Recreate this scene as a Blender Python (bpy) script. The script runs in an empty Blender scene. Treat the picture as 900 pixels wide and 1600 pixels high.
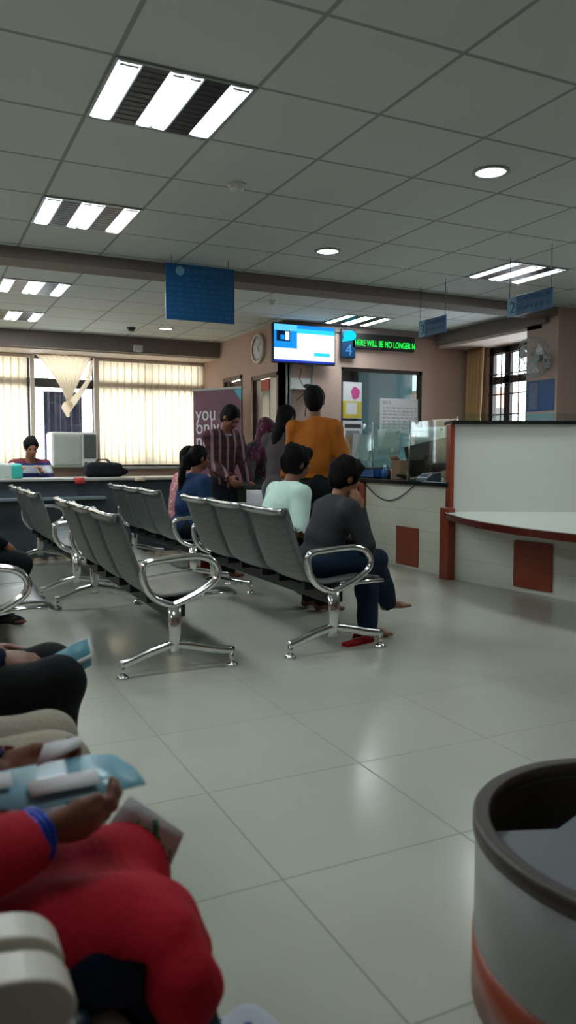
import bpy, math, random
import numpy as np
from mathutils import Matrix, Vector
PI = math.pi
random.seed(7)
sc = bpy.context.scene
COL = sc.collection

# ------------------------------------------------------------------ camera
CAM_H = 1.15
yaw, pitch, roll, FPX = .450, -.0739, .0015, 1213.
_fw = np.array([math.sin(yaw)*math.cos(pitch), math.cos(yaw)*math.cos(pitch), math.sin(pitch)])
_r = np.array([math.cos(yaw), -math.sin(yaw), 0.]); _u = np.cross(_r, _fw)
_c, _s = math.cos(roll), math.sin(roll)
_r, _u = _c*_r+_s*_u, -_s*_r+_c*_u
cd = bpy.data.cameras.new('camera'); cam = bpy.data.objects.new('camera', cd); COL.objects.link(cam)
cam.matrix_world = Matrix(((_r[0], _u[0], -_fw[0], 0), (_r[1], _u[1], -_fw[1], 0), (_r[2], _u[2], -_fw[2], CAM_H), (0, 0, 0, 1)))
cd.sensor_fit = 'VERTICAL'; cd.sensor_height = 24; cd.lens = 24*FPX/1600
cd.clip_start = .05; cd.clip_end = 100
cd.dof.use_dof = True; cd.dof.focus_distance = 5.5; cd.dof.aperture_fstop = 2.2
sc.camera = cam

# ------------------------------------------------------------------ world, exposure
CEIL = 2.687
w = bpy.data.worlds.new('sky'); sc.world = w; w.use_nodes = True
bg = w.node_tree.nodes['Background']
bg.inputs[0].default_value = (.86, .93, 1, 1); bg.inputs[1].default_value = 10
sc.view_settings.view_transform = 'Standard'; sc.view_settings.look = 'None'
sc.view_settings.gamma = 1; sc.view_settings.use_curve_mapping = False
sc.view_settings.exposure = 0.14
sc.cycles.use_denoising = True
sc.cycles.max_bounces = 7; sc.cycles.diffuse_bounces = 4; sc.cycles.glossy_bounces = 3
sc.cycles.transmission_bounces = 6; sc.cycles.transparent_max_bounces = 8
sc.cycles.sample_clamp_indirect = 4; sc.cycles.caustics_reflective = False; sc.cycles.caustics_refractive = False

def area(name, loc, sx, sy, power, rot=(0, 0, 0), color=(1, 1, 1), portal=False):
    l = bpy.data.lights.new(name, 'AREA'); l.shape = 'RECTANGLE'; l.size = sx; l.size_y = sy
    l.energy = power; l.color = color
    o = bpy.data.objects.new(name, l); COL.objects.link(o); o.location = loc; o.rotation_euler = rot
    if portal: l.cycles.is_portal = True
    return o
WY = 10.9       # left window wall
TUBE_E = 3.2
# daylight portals
area('window_light', (1.2, WY+.35, 1.75), 5.4, 1.6, 1, (PI/2, 0, PI), portal=True)
area('window_light', (7.0, 7.35, 1.9), 1.5, 1.5, 1, (0, PI/2, 0), portal=True)
# light of the ceiling fixtures (seen ones sit in a fixture; unseen ones are bare lamps added for light)
FIX_SEEN = [(1.055, 3.4), (1.055, 5.2), (4.655, 5.2), (1.055, 7.6), (1.055, 9.2), (4.655, 7.8)]
UNSEEN_LAMPS = [(-1.345, 3.4), (-1.345, 5.2), (-1.345, 7.6), (-1.345, 9.2), (-1.345, 1.0), (1.055, 1.6), (4.655, 3.4)]
for (x, y) in FIX_SEEN+UNSEEN_LAMPS:
    area('lamp_light', (x, y, CEIL-.012), .5, .5, (9 if y < 2 else 12.5) if y < 7 else (22 if x < 3 else 9), color=(.89, .98, 1.0))

# ------------------------------------------------------------------ materials
def lin(h):
    if isinstance(h, tuple): return h
    v = [int(h[i:i+2], 16)/255 for i in (0, 2, 4)]
    return tuple(c/12.92 if c < .04045 else ((c+.055)/1.055)**2.4 for c in v)
def mat(name, col, rough=.6, metal=0., var=.12, scale=8., bump=0., bscale=40., spec=.5, emit=None, es=1., alpha=1.):
    m = bpy.data.materials.new(name); m.use_nodes = True
    nt = m.node_tree; b = nt.nodes['Principled BSDF']; c = lin(col)
    b.inputs['Base Color'].default_value = (*c, 1); b.inputs['Roughness'].default_value = rough
    b.inputs['Metallic'].default_value = metal; b.inputs['Specular IOR Level'].default_value = spec
    b.inputs['Alpha'].default_value = alpha
    if emit: b.inputs['Emission Color'].default_value = (*lin(emit), 1); b.inputs['Emission Strength'].default_value = es
    tc = nt.nodes.new('ShaderNodeTexCoord')
    if var:
        n = nt.nodes.new('ShaderNodeTexNoise'); n.inputs['Scale'].default_value = scale; n.inputs['Detail'].default_value = 3
        nt.links.new(tc.outputs['Object'], n.inputs['Vector'])
        r = nt.nodes.new('ShaderNodeMix'); r.data_type = 'RGBA'
        r.inputs[6].default_value = (*[x*(1-var) for x in c], 1); r.inputs[7].default_value = (*[min(1, x*(1+var)) for x in c], 1)
        nt.links.new(n.outputs[0], r.inputs[0]); nt.links.new(r.outputs[2], b.inputs['Base Color'])
    if bump:
        n = nt.nodes.new('ShaderNodeTexNoise'); n.inputs['Scale'].default_value = bscale; n.inputs['Detail'].default_value = 2
        nt.links.new(tc.outputs['Object'], n.inputs['Vector'])
        bp = nt.nodes.new('ShaderNodeBump'); bp.inputs['Strength'].default_value = bump; bp.inputs['Distance'].default_value = .01
        nt.links.new(n.outputs[0], bp.inputs['Height']); nt.links.new(bp.outputs[0], b.inputs['Normal'])
    return m
def emis(name, col, s):
    m = bpy.data.materials.new(name); m.use_nodes = True; nt = m.node_tree
    nt.nodes.remove(nt.nodes['Principled BSDF']); e = nt.nodes.new('ShaderNodeEmission')
    e.inputs[0].default_value = (*lin(col), 1); e.inputs[1].default_value = s
    nt.links.new(e.outputs[0], nt.nodes['Material Output'].inputs[0]); return m
def glass(name, tint, refl=.12, rough=.03):
    m = bpy.data.materials.new(name); m.use_nodes = True; nt = m.node_tree
    nt.nodes.remove(nt.nodes['Principled BSDF'])
    t = nt.nodes.new('ShaderNodeBsdfTransparent'); t.inputs[0].default_value = (*tint, 1)
    g = nt.nodes.new('ShaderNodeBsdfGlossy'); g.inputs['Roughness'].default_value = rough
    lw = nt.nodes.new('ShaderNodeLayerWeight'); lw.inputs[0].default_value = .5; fr = nt.nodes.new('ShaderNodeMath'); fr.operation = 'POWER'; fr.inputs[1].default_value = 4; nt.links.new(lw.outputs['Facing'], fr.inputs[0])
    ad = nt.nodes.new('ShaderNodeMath'); ad.operation = 'ADD'; ad.inputs[1].default_value = refl*.4; ad.use_clamp = True
    mx = nt.nodes.new('ShaderNodeMixShader')
    nt.links.new(fr.outputs[0], ad.inputs[0]); nt.links.new(ad.outputs[0], mx.inputs[0])
    nt.links.new(t.outputs[0], mx.inputs[1]); nt.links.new(g.outputs[0], mx.inputs[2])
    nt.links.new(mx.outputs[0], nt.nodes['Material Output'].inputs[0]); return m
def tiles(name, c1, c2, grout, size, off, gap, rough, spec=.5, var=.06, groutrough=.8):
    m = bpy.data.materials.new(name); m.use_nodes = True; nt = m.node_tree; b = nt.nodes['Principled BSDF']
    g = nt.nodes.new('ShaderNodeNewGeometry'); mp = nt.nodes.new('ShaderNodeMapping')
    mp.inputs['Location'].default_value = (-off[0], -off[1], 0)
    nt.links.new(g.outputs['Position'], mp.inputs['Vector'])
    br = nt.nodes.new('ShaderNodeTexBrick'); br.offset = 0; br.squash = 1
    br.inputs['Scale'].default_value = 1; br.inputs['Brick Width'].default_value = size; br.inputs['Row Height'].default_value = size
    br.inputs['Mortar Size'].default_value = gap; br.inputs['Mortar Smooth'].default_value = .2; br.inputs['Bias'].default_value = 0
    for k, c in (('Color1', c1), ('Color2', c2), ('Mortar', grout)): br.inputs[k].default_value = (*lin(c), 1)
    nt.links.new(mp.outputs[0], br.inputs['Vector'])
    n = nt.nodes.new('ShaderNodeTexNoise'); n.inputs['Scale'].default_value = 1.7; n.inputs['Detail'].default_value = 6
    nt.links.new(g.outputs['Position'], n.inputs['Vector'])
    rp = nt.nodes.new('ShaderNodeMapRange'); rp.inputs[1].default_value = .3; rp.inputs[2].default_value = .7
    rp.inputs[3].default_value = 1-var; rp.inputs[4].default_value = 1+var
    nt.links.new(n.outputs[0], rp.inputs[0])
    mx = nt.nodes.new('ShaderNodeVectorMath'); mx.operation = 'SCALE'
    nt.links.new(br.outputs[0], mx.inputs[0]); nt.links.new(rp.outputs[0], mx.inputs['Scale'])
    nt.links.new(mx.outputs[0], b.inputs['Base Color'])
    rr = nt.nodes.new('ShaderNodeMapRange'); rr.inputs[3].default_value = rough; rr.inputs[4].default_value = groutrough
    nt.links.new(br.outputs['Fac'], rr.inputs[0]); nt.links.new(rr.outputs[0], b.inputs['Roughness'])
    b.inputs['Specular IOR Level'].default_value = spec
    return m
def bands(name, stops, axis=2, rough=.8):
    """hard colour bands along one object axis: stops = [(pos, colour), ...]; pos in metres"""
    m = bpy.data.materials.new(name); m.use_nodes = True; nt = m.node_tree; b = nt.nodes['Principled BSDF']
    tc = nt.nodes.new('ShaderNodeTexCoord'); sp = nt.nodes.new('ShaderNodeSeparateXYZ'); nt.links.new(tc.outputs['Object'], sp.inputs[0])
    lo, hi = stops[0][0], stops[-1][0]+.1
    mr = nt.nodes.new('ShaderNodeMapRange'); mr.inputs[1].default_value = lo; mr.inputs[2].default_value = hi
    nt.links.new(sp.outputs[axis], mr.inputs[0])
    cr = nt.nodes.new('ShaderNodeValToRGB'); cr.color_ramp.interpolation = 'CONSTANT'
    el = cr.color_ramp.elements
    while len(el) > 1: el.remove(el[-1])
    el[0].position = 0; el[0].color = (*lin(stops[0][1]), 1)
    for p, c in stops[1:]:
        e = el.new((p-lo)/(hi-lo)); e.color = (*lin(c), 1)
    nt.links.new(mr.outputs[0], cr.inputs[0]); nt.links.new(cr.outputs[0], b.inputs['Base Color'])
    b.inputs['Roughness'].default_value = rough; return m
def plaid(name, base, line, light):
    m = bpy.data.materials.new(name); m.use_nodes = True; nt = m.node_tree; b = nt.nodes['Principled BSDF']
    tc = nt.nodes.new('ShaderNodeTexCoord'); sp = nt.nodes.new('ShaderNodeSeparateXYZ'); nt.links.new(tc.outputs['Object'], sp.inputs[0])
    def stripe(sock, per, wd):
        a = nt.nodes.new('ShaderNodeMath'); a.operation = 'MULTIPLY'; a.inputs[1].default_value = 1/per; nt.links.new(sock, a.inputs[0])
        f = nt.nodes.new('ShaderNodeMath'); f.operation = 'FRACT'; nt.links.new(a.outputs[0], f.inputs[0])
        l = nt.nodes.new('ShaderNodeMath'); l.operation = 'LESS_THAN'; l.inputs[1].default_value = wd; nt.links.new(f.outputs[0], l.inputs[0]); return l.outputs[0]
    s1 = stripe(sp.outputs[0], .085, .3); s2 = stripe(sp.outputs[2], .1, .28)
    mx = nt.nodes.new('ShaderNodeMix'); mx.data_type = 'RGBA'; mx.inputs[6].default_value = (*lin(base), 1); mx.inputs[7].default_value = (*lin(line), 1)
    nt.links.new(s2, mx.inputs[0])
    m2 = nt.nodes.new('ShaderNodeMix'); m2.data_type = 'RGBA'; m2.inputs[7].default_value = (*lin(light), 1)
    k = nt.nodes.new('ShaderNodeMath'); k.operation = 'MULTIPLY'; k.inputs[1].default_value = .75; nt.links.new(s1, k.inputs[0])
    nt.links.new(k.outputs[0], m2.inputs[0]); nt.links.new(mx.outputs[2], m2.inputs[6]); nt.links.new(m2.outputs[2], b.inputs['Base Color'])
    b.inputs['Roughness'].default_value = .85; return m
def spotted(name, base, spot, scale=14, thr=.42):
    m = bpy.data.materials.new(name); m.use_nodes = True; nt = m.node_tree; b = nt.nodes['Principled BSDF']
    tc = nt.nodes.new('ShaderNodeTexCoord'); v = nt.nodes.new('ShaderNodeTexVoronoi'); v.inputs['Scale'].default_value = scale
    nt.links.new(tc.outputs['Object'], v.inputs['Vector'])
    l = nt.nodes.new('ShaderNodeMapRange'); l.inputs[1].default_value = thr-.1; l.inputs[2].default_value = thr; l.inputs[3].default_value = 1; l.inputs[4].default_value = 0
    nt.links.new(v.outputs['Distance'], l.inputs[0])
    mx = nt.nodes.new('ShaderNodeMix'); mx.data_type = 'RGBA'; mx.inputs[6].default_value = (*lin(base), 1); mx.inputs[7].default_value = (*lin(spot), 1)
    nt.links.new(l.outputs[0], mx.inputs[0]); nt.links.new(mx.outputs[2], b.inputs['Base Color']); b.inputs['Roughness'].default_value = .85
    return m
def perforated(name):
    m = bpy.data.materials.new(name); m.use_nodes = True; nt = m.node_tree; b = nt.nodes['Principled BSDF']
    tc = nt.nodes.new('ShaderNodeTexCoord'); v = nt.nodes.new('ShaderNodeTexVoronoi'); v.inputs['Scale'].default_value = 60; v.inputs['Randomness'].default_value = 0
    nt.links.new(tc.outputs['Object'], v.inputs['Vector'])
    l = nt.nodes.new('ShaderNodeMath'); l.operation = 'LESS_THAN'; l.inputs[1].default_value = .3; nt.links.new(v.outputs['Distance'], l.inputs[0])
    mx = nt.nodes.new('ShaderNodeMix'); mx.data_type = 'RGBA'; mx.inputs[6].default_value = (.15, .17, .165, 1); mx.inputs[7].default_value = (.075, .085, .08, 1)
    nt.links.new(l.outputs[0], mx.inputs[0]); nt.links.new(mx.outputs[2], b.inputs['Base Color'])
    b.inputs['Metallic'].default_value = .3; b.inputs['Roughness'].default_value = .4
    return m
def panelled(name, col, groove, pitch, rough=.4, off=0.):
    m = bpy.data.materials.new(name); m.use_nodes = True; nt = m.node_tree; b = nt.nodes['Principled BSDF']
    g = nt.nodes.new('ShaderNodeNewGeometry'); sp = nt.nodes.new('ShaderNodeSeparateXYZ'); nt.links.new(g.outputs['Position'], sp.inputs[0])
    ad = nt.nodes.new('ShaderNodeMath'); ad.operation = 'ADD'; ad.inputs[1].default_value = off; nt.links.new(sp.outputs[2], ad.inputs[0])
    a = nt.nodes.new('ShaderNodeMath'); a.operation = 'MULTIPLY'; a.inputs[1].default_value = 1/pitch; nt.links.new(ad.outputs[0], a.inputs[0])
    f = nt.nodes.new('ShaderNodeMath'); f.operation = 'FRACT'; nt.links.new(a.outputs[0], f.inputs[0])
    l = nt.nodes.new('ShaderNodeMath'); l.operation = 'LESS_THAN'; l.inputs[1].default_value = .025; nt.links.new(f.outputs[0], l.inputs[0])
    mx = nt.nodes.new('ShaderNodeMix'); mx.data_type = 'RGBA'; mx.inputs[6].default_value = (*lin(col), 1); mx.inputs[7].default_value = (*lin(groove), 1)
    nt.links.new(l.outputs[0], mx.inputs[0]); nt.links.new(mx.outputs[2], b.inputs['Base Color']); b.inputs['Roughness'].default_value = rough
    return m
M = {}
M['ceil'] = tiles('ceiling_tiles', 'd0d6d4', 'ccd3d0', '979d9b', .6, (.155, 3.10), .011, .85, .2, .02)
M['floor'] = tiles('floor_tiles', 'b9bbae', 'b5b8ab', '8f9388', .6, (.87, 1.83), .004, .2, .5, .05)
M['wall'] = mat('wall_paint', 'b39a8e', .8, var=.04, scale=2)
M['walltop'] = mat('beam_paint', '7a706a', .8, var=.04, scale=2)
M['soffit'] = mat('pale_trim_and_lit_soffit', 'd0c2b6', .7, var=.04, scale=2)  # pale trim colour; on beam undersides it stands for window light
M['cream'] = mat('cream_paint', 'd9cbbb', .6, var=.04)
M['brownwood'] = mat('brown_wood', '5b4034', .5, var=.2, scale=20)
M['darkframe'] = mat('dark_frame', '2a2220', .5)
M['louver'] = mat('fixture_louver', '353a3d', .35, .3)
M['fixframe'] = mat('fixture_frame', '9aa09f', .4, .3)
M['tube'] = emis('tube_light', 'f4faff', TUBE_E)
M['down'] = emis('downlight', 'f2fbff', 4.)
M['chrome'] = mat('chrome', (.78, .8, .8), .14, 1., 0)
M['steel'] = perforated('perforated_steel')
M['edge'] = mat('rolled_steel', (.5, .52, .52), .22, .9, 0)
M['blacksteel'] = mat('black_steel', '17191b', .4, .3)
M['rubber'] = mat('rubber', '101010', .7)
M['granite'] = mat('dark_granite', '1c2022', .12, var=.4, scale=120)
M['lam'] = panelled('cream_laminate', 'd8dacd', 'bfc1b4', .2, .35)
M['white'] = mat('white_laminate', 'd5d9d3', .3, var=.02)
M['redbrown'] = mat('red_brown_laminate', '8a3a24', .3, var=.12, scale=18)
M['maroonedge'] = mat('dark_red_edge', '5c2018', .2, var=.1)
M['glass'] = glass('counter_glass', (.86, .95, .92), .08)
M['clear'] = glass('window_glass', (.95, .97, .97), .05)
M['blue'] = mat('sign_blue', '0d4d7e', .35, var=.05)
M['bluelt'] = mat('sign_pale_blue', '6f9db8', .4)
M['signtxt'] = mat('sign_lettering', '2f6f98', .4)
M['paper'] = mat('paper', 'd6d8da', .8, var=.03)
M['slate'] = mat('slate_partition', '3e484e', .45, var=.1)
M['slatelt'] = mat('slate_light', '6c787d', .4)
M['sill'] = mat('sill_stone', '9b9b95', .4)
M['plasticw'] = mat('cream_plastic', 'd8d4c6', .35, var=.03)
M['navycush'] = mat('navy_vinyl', '16263c', .38, var=.15, scale=60, bump=.15, bscale=400)
M['skin'] = mat('skin_brown', '7c4e3a', .55, var=.1, scale=20, bump=.05, bscale=150)
M['skin2'] = mat('skin_tan', '9a6a52', .55, var=.08, scale=20)
M['hair'] = mat('black_hair', '0b0a0a', .75, var=.3, scale=60, bump=.25, bscale=160, spec=.15)
M['eye'] = mat('eye', '1a1210', .2)
def cloth(name, col, rough=.85, var=.1): return mat(name, col, rough, 0, var, 14, .25, 90, spec=.25)

# ------------------------------------------------------------------ mesh helpers
class MB:
    def __init__(s): s.v = []; s.f = []; s.mi = []; s.sm = []
    def add(s, vs, fs, mi=0, smooth=False):
        n = len(s.v); s.v += [tuple(map(float, p)) for p in vs]
        for f in fs: s.f.append(tuple(i+n for i in f)); s.mi.append(mi); s.sm.append(smooth)
    def box(s, a, b, mi=0, bev=0.):
        x0, y0, z0 = [min(p, q) for p, q in zip(a, b)]; x1, y1, z1 = [max(p, q) for p, q in zip(a, b)]
        bev = min(bev, (x1-x0)*.45, (y1-y0)*.45, (z1-z0)*.45)
        if bev <= 0:
            v = [(x, y, z) for x in (x0, x1) for y in (y0, y1) for z in (z0, z1)]
            s.add(v, [(0, 1, 3, 2), (4, 6, 7, 5), (0, 4, 5, 1), (2, 3, 7, 6), (0, 2, 6, 4), (1, 5, 7, 3)], mi); return
        # chamfered box
        e = bev; v = []; idx = {}
        for i, x in enumerate((x0, x1)):
            for j, y in enumerate((y0, y1)):
                for k, z in enumerate((z0, z1)):
                    sx, sy, sz = (1, -1)[i]*e, (1, -1)[j]*e, (1, -1)[k]*e
                    for a_, p in enumerate(((x, y+sy, z+sz), (x+sx, y, z+sz), (x+sx, y+sy, z))):
                        idx[(i, j, k, a_)] = len(v); v.append(p)
        f = []
        for i in (0, 1):
            f.append([idx[(i, 0, 0, 0)], idx[(i, 0, 1, 0)], idx[(i, 1, 1, 0)], idx[(i, 1, 0, 0)]])
            f.append([idx[(0, i, 0, 1)], idx[(0, i, 1, 1)], idx[(1, i, 1, 1)], idx[(1, i, 0, 1)]])
            f.append([idx[(0, 0, i, 2)], idx[(0, 1, i, 2)], idx[(1, 1, i, 2)], idx[(1, 0, i, 2)]])
            for j in (0, 1):
                f.append([idx[(i, j, 0, 0)], idx[(i, j, 1, 0)], idx[(i, j, 1, 1)], idx[(i, j, 0, 1)]])
                f.append([idx[(i, 0, j, 0)], idx[(i, 1, j, 0)], idx[(i, 1, j, 2)], idx[(i, 0, j, 2)]])
                f.append([idx[(0, i, j, 1)], idx[(1, i, j, 1)], idx[(1, i, j, 2)], idx[(0, i, j, 2)]])
                for k in (0, 1): f.append([idx[(i, j, k, 0)], idx[(i, j, k, 1)], idx[(i, j, k, 2)]])
        s.add(v, f, mi)
    def obox(s, c, ax, ay, az, h, mi=0):
        """oriented box: centre, three unit axes, half sizes"""
        c = np.array(c, float); A = [np.array(a, float) for a in (ax, ay, az)]
        v = [c+A[0]*h[0]*i+A[1]*h[1]*j+A[2]*h[2]*k for i in (-1, 1) for j in (-1, 1) for k in (-1, 1)]
        s.add(v, [(0, 1, 3, 2), (4, 6, 7, 5), (0, 4, 5, 1), (2, 3, 7, 6), (0, 2, 6, 4), (1, 5, 7, 3)], mi)
    def prism(s, pts, axis, a, b, mi=0, smooth=False):
        """extrude a 2D outline along an axis (0 x, 1 y, 2 z)"""
        n = len(pts)
        def P(p, t):
            q = [0, 0, 0]; o = [i for i in range(3) if i != axis]; q[o[0]] = p[0]; q[o[1]] = p[1]; q[axis] = t; return q
        v = [P(p, a) for p in pts]+[P(p, b) for p in pts]
        s.add(v, [tuple(range(n))[::-1], tuple(range(n, 2*n))], mi)
        s.add(v, [(i, (i+1) % n, n+(i+1) % n, n+i) for i in range(n)], mi, smooth)
    def tube(s, pts, r, seg=8, mi=0, flat=None, closed=False):
        """tube along a path; flat=(normal, ratio) squeezes the section along a fixed normal"""
        P = [np.array(p, float) for p in pts]; n = len(P)
        rs = r if isinstance(r, (list, tuple)) else [r]*n
        v = []; prev = None
        for i in range(n):
            a = P[(i-1) % n] if (closed or i > 0) else P[0]; b = P[(i+1) % n] if (closed or i < n-1) else P[-1]
            t = b-a; t /= (np.linalg.norm(t)+1e-9)
            if flat is not None: ref = np.array(flat[0], float)
            elif prev is not None: ref = prev
            else: ref = np.array((0, 0, 1.)) if abs(t[2]) < .9 else np.array((1., 0, 0))
            x = ref-t*(ref@t); x /= (np.linalg.norm(x)+1e-9); y = np.cross(t, x); prev = x
            rx = rs[i]*(flat[1] if flat is not None else 1)
            for k in range(seg):
                an = 2*PI*k/seg; v.append(P[i]+x*math.cos(an)*rx+y*math.sin(an)*rs[i])
        f = []
        for i in range(n if closed else n-1):
            j = (i+1) % n
            for k in range(seg): f.append((i*seg+k, i*seg+(k+1) % seg, j*seg+(k+1) % seg, j*seg+k))
        s.add(v, f, mi, True)
        if not closed:
            s.add(v[:seg], [tuple(range(seg))[::-1]], mi); s.add(v[-seg:], [tuple(range(seg))], mi)
    def lathe(s, prof, c, seg=24, mi=0, smooth=True, a0=0, a1=2*PI):
        n = len(prof); full = abs(a1-a0-2*PI) < 1e-6; m = seg if full else seg+1; v = []
        for k in range(m):
            an = a0+(a1-a0)*k/seg
            for (r, z) in prof: v.append((c[0]+r*math.cos(an), c[1]+r*math.sin(an), c[2]+z))
        f = []
        for k in range(seg):
            j = (k+1) % m
            for i in range(n-1): f.append((k*n+i, j*n+i, j*n+i+1, k*n+i+1))
        s.add(v, f, mi, smooth)
    def grid(s, P, mi=0, smooth=True):
        n, m = len(P), len(P[0]); v = [p for row in P for p in row]
        s.add(v, [(i*m+j, (i+1)*m+j, (i+1)*m+j+1, i*m+j+1) for i in range(n-1) for j in range(m-1)], mi, smooth)
    def sheet(s, P, th, mi=0):
        """thin double-skinned sheet from a grid of points (real thickness)"""
        P = [[np.array(p, float) for p in row] for row in P]; n, m = len(P), len(P[0]); Q = []
        for i in range(n):
            row = []
            for j in range(m):
                du = P[min(i+1, n-1)][j]-P[max(i-1, 0)][j]; dv = P[i][min(j+1, m-1)]-P[i][max(j-1, 0)]
                nn = np.cross(du, dv); nn /= (np.linalg.norm(nn)+1e-9); row.append(P[i][j]+nn*th)
            Q.append(row)
        s.grid(P, mi); s.grid([r[::-1] for r in Q], mi)
        for A, B in ((P[0], Q[0]), (P[-1], Q[-1]), ([r[0] for r in P], [r[0] for r in Q]), ([r[-1] for r in P], [r[-1] for r in Q])):
            s.grid([A, B], mi)
    def build(s, name, mats, parent=None, loc=None):
        me = bpy.data.meshes.new(name); me.from_pydata(s.v, [], s.f)
        if not isinstance(mats, (list, tuple)): mats = [mats]
        for m in mats: me.materials.append(m)
        me.polygons.foreach_set('material_index', s.mi); me.polygons.foreach_set('use_smooth', s.sm); me.update()
        import bmesh
        bm = bmesh.new(); bm.from_mesh(me); bmesh.ops.remove_doubles(bm, verts=bm.verts, dist=1e-5)
        bmesh.ops.recalc_face_normals(bm, faces=bm.faces); bm.to_mesh(me); bm.free()
        o = bpy.data.objects.new(name, me); COL.objects.link(o)
        if parent is not None: o.parent = parent
        if loc is not None: o.location = loc
        return o
def tag(o, label, cat, group=None, kind=None):
    if label: o['label'] = label
    if cat: o['category'] = cat
    if group: o['group'] = group
    if kind: o['kind'] = kind
    return o
def empty(name, loc=(0, 0, 0), rz=0., label=None, cat=None, group=None):
    o = bpy.data.objects.new(name, None); COL.objects.link(o); o.location = loc; o.rotation_euler = (0, 0, rz)
    o.empty_display_size = .1
    return tag(o, label, cat, group)
def struct(name, mb, m, parent=None):
    o = mb.build(name, m, parent)
    if parent is None: o['kind'] = 'structure'
    return o
def copy_tree(o, parent=None):
    c = o.copy(); COL.objects.link(c)
    if parent is not None: c.parent = parent
    for ch in list(o.children): copy_tree(ch, c)
    return c
def text_part(body, size, m, parent, loc, rot, name='lettering', ext=.002, align='LEFT', sx=1.):
    cu = bpy.data.curves.new(name, 'FONT'); cu.body = body; cu.size = size; cu.extrude = ext; cu.align_x = align
    cu.resolution_u = 3
    t = bpy.data.objects.new(name, cu); COL.objects.link(t)
    me = bpy.data.meshes.new_from_object(t.evaluated_get(bpy.context.evaluated_depsgraph_get()))
    bpy.data.objects.remove(t); me.materials.clear(); me.materials.append(m)
    o = bpy.data.objects.new(name, me); COL.objects.link(o); o.parent = parent; o.location = loc; o.rotation_euler = rot; o.scale = (sx, 1, 1)
    return o

# ------------------------------------------------------------------ implicit-surface modelling for figures
def V(*a): return np.array(a, float)
def nrm(v): return v/(np.linalg.norm(v)+1e-12)
class Cap:
    def __init__(s, a, b, ra, rb=None, flat=None):
        s.a, s.b, s.ra, s.rb = np.array(a, float), np.array(b, float), ra, rb if rb is not None else ra; s.flat = flat
    def box(s):
        R = max(s.ra, s.rb); return np.minimum(s.a, s.b)-R, np.maximum(s.a, s.b)+R
    def grow(s, g): return Cap(s.a, s.b, s.ra+g, s.rb+g, s.flat)
    def d(s, X, Y, Z):
        a, ba = s.a, s.b-s.a; L = ba@ba+1e-12
        px, py, pz = X-a[0], Y-a[1], Z-a[2]
        t = np.clip((px*ba[0]+py*ba[1]+pz*ba[2])/L, 0, 1)
        qx, qy, qz = px-t*ba[0], py-t*ba[1], pz-t*ba[2]
        if s.flat is not None:
            n, k = s.flat; dn = qx*n[0]+qy*n[1]+qz*n[2]; e = (1/k-1)*dn
            qx, qy, qz = qx+e*n[0], qy+e*n[1], qz+e*n[2]
            return (np.sqrt(qx*qx+qy*qy+qz*qz)-(s.ra+(s.rb-s.ra)*t))*(.5+.5*k)
        return np.sqrt(qx*qx+qy*qy+qz*qz)-(s.ra+(s.rb-s.ra)*t)
class Ell:
    def __init__(s, c, axes, r): s.c = np.array(c, float); s.A = np.array(axes, float); s.r = np.array(r, float)
    def box(s):
        e = np.sqrt(((s.A.T*s.r)**2).sum(1)); return s.c-e, s.c+e
    def grow(s, g): return Ell(s.c, s.A, s.r+g)
    def d(s, X, Y, Z):
        px, py, pz = X-s.c[0], Y-s.c[1], Z-s.c[2]; k0 = 0; k1 = 0
        for i in range(3):
            q = (px*s.A[i][0]+py*s.A[i][1]+pz*s.A[i][2])/s.r[i]; k0 = k0+q*q; k1 = k1+(q/s.r[i])**2
        k0 = np.sqrt(k0); return k0*(k0-1)/np.sqrt(k1+1e-9)
class RBox:
    def __init__(s, c, axes, h, r): s.c = np.array(c, float); s.A = np.array(axes, float); s.h = np.array(h, float); s.r = r
    def box(s):
        e = (np.abs(s.A.T)*s.h).sum(1); return s.c-e, s.c+e
    def grow(s, g): return RBox(s.c, s.A, s.h+g, s.r)
    def d(s, X, Y, Z):
        px, py, pz = X-s.c[0], Y-s.c[1], Z-s.c[2]; o = 0; ins = -9
        for i in range(3):
            q = np.abs(px*s.A[i][0]+py*s.A[i][1]+pz*s.A[i][2])-s.h[i]+s.r; o = o+np.maximum(q, 0)**2; ins = np.maximum(ins, q)
        return np.sqrt(o)+np.minimum(ins, 0)-s.r
class Half:
    """half space used only to cut: negative on the side of -n"""
    def __init__(s, p, n): s.p = np.array(p, float); s.n = nrm(np.array(n, float))
    def d(s, X, Y, Z): return (X-s.p[0])*s.n[0]+(Y-s.p[1])*s.n[1]+(Z-s.p[2])*s.n[2]
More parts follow.
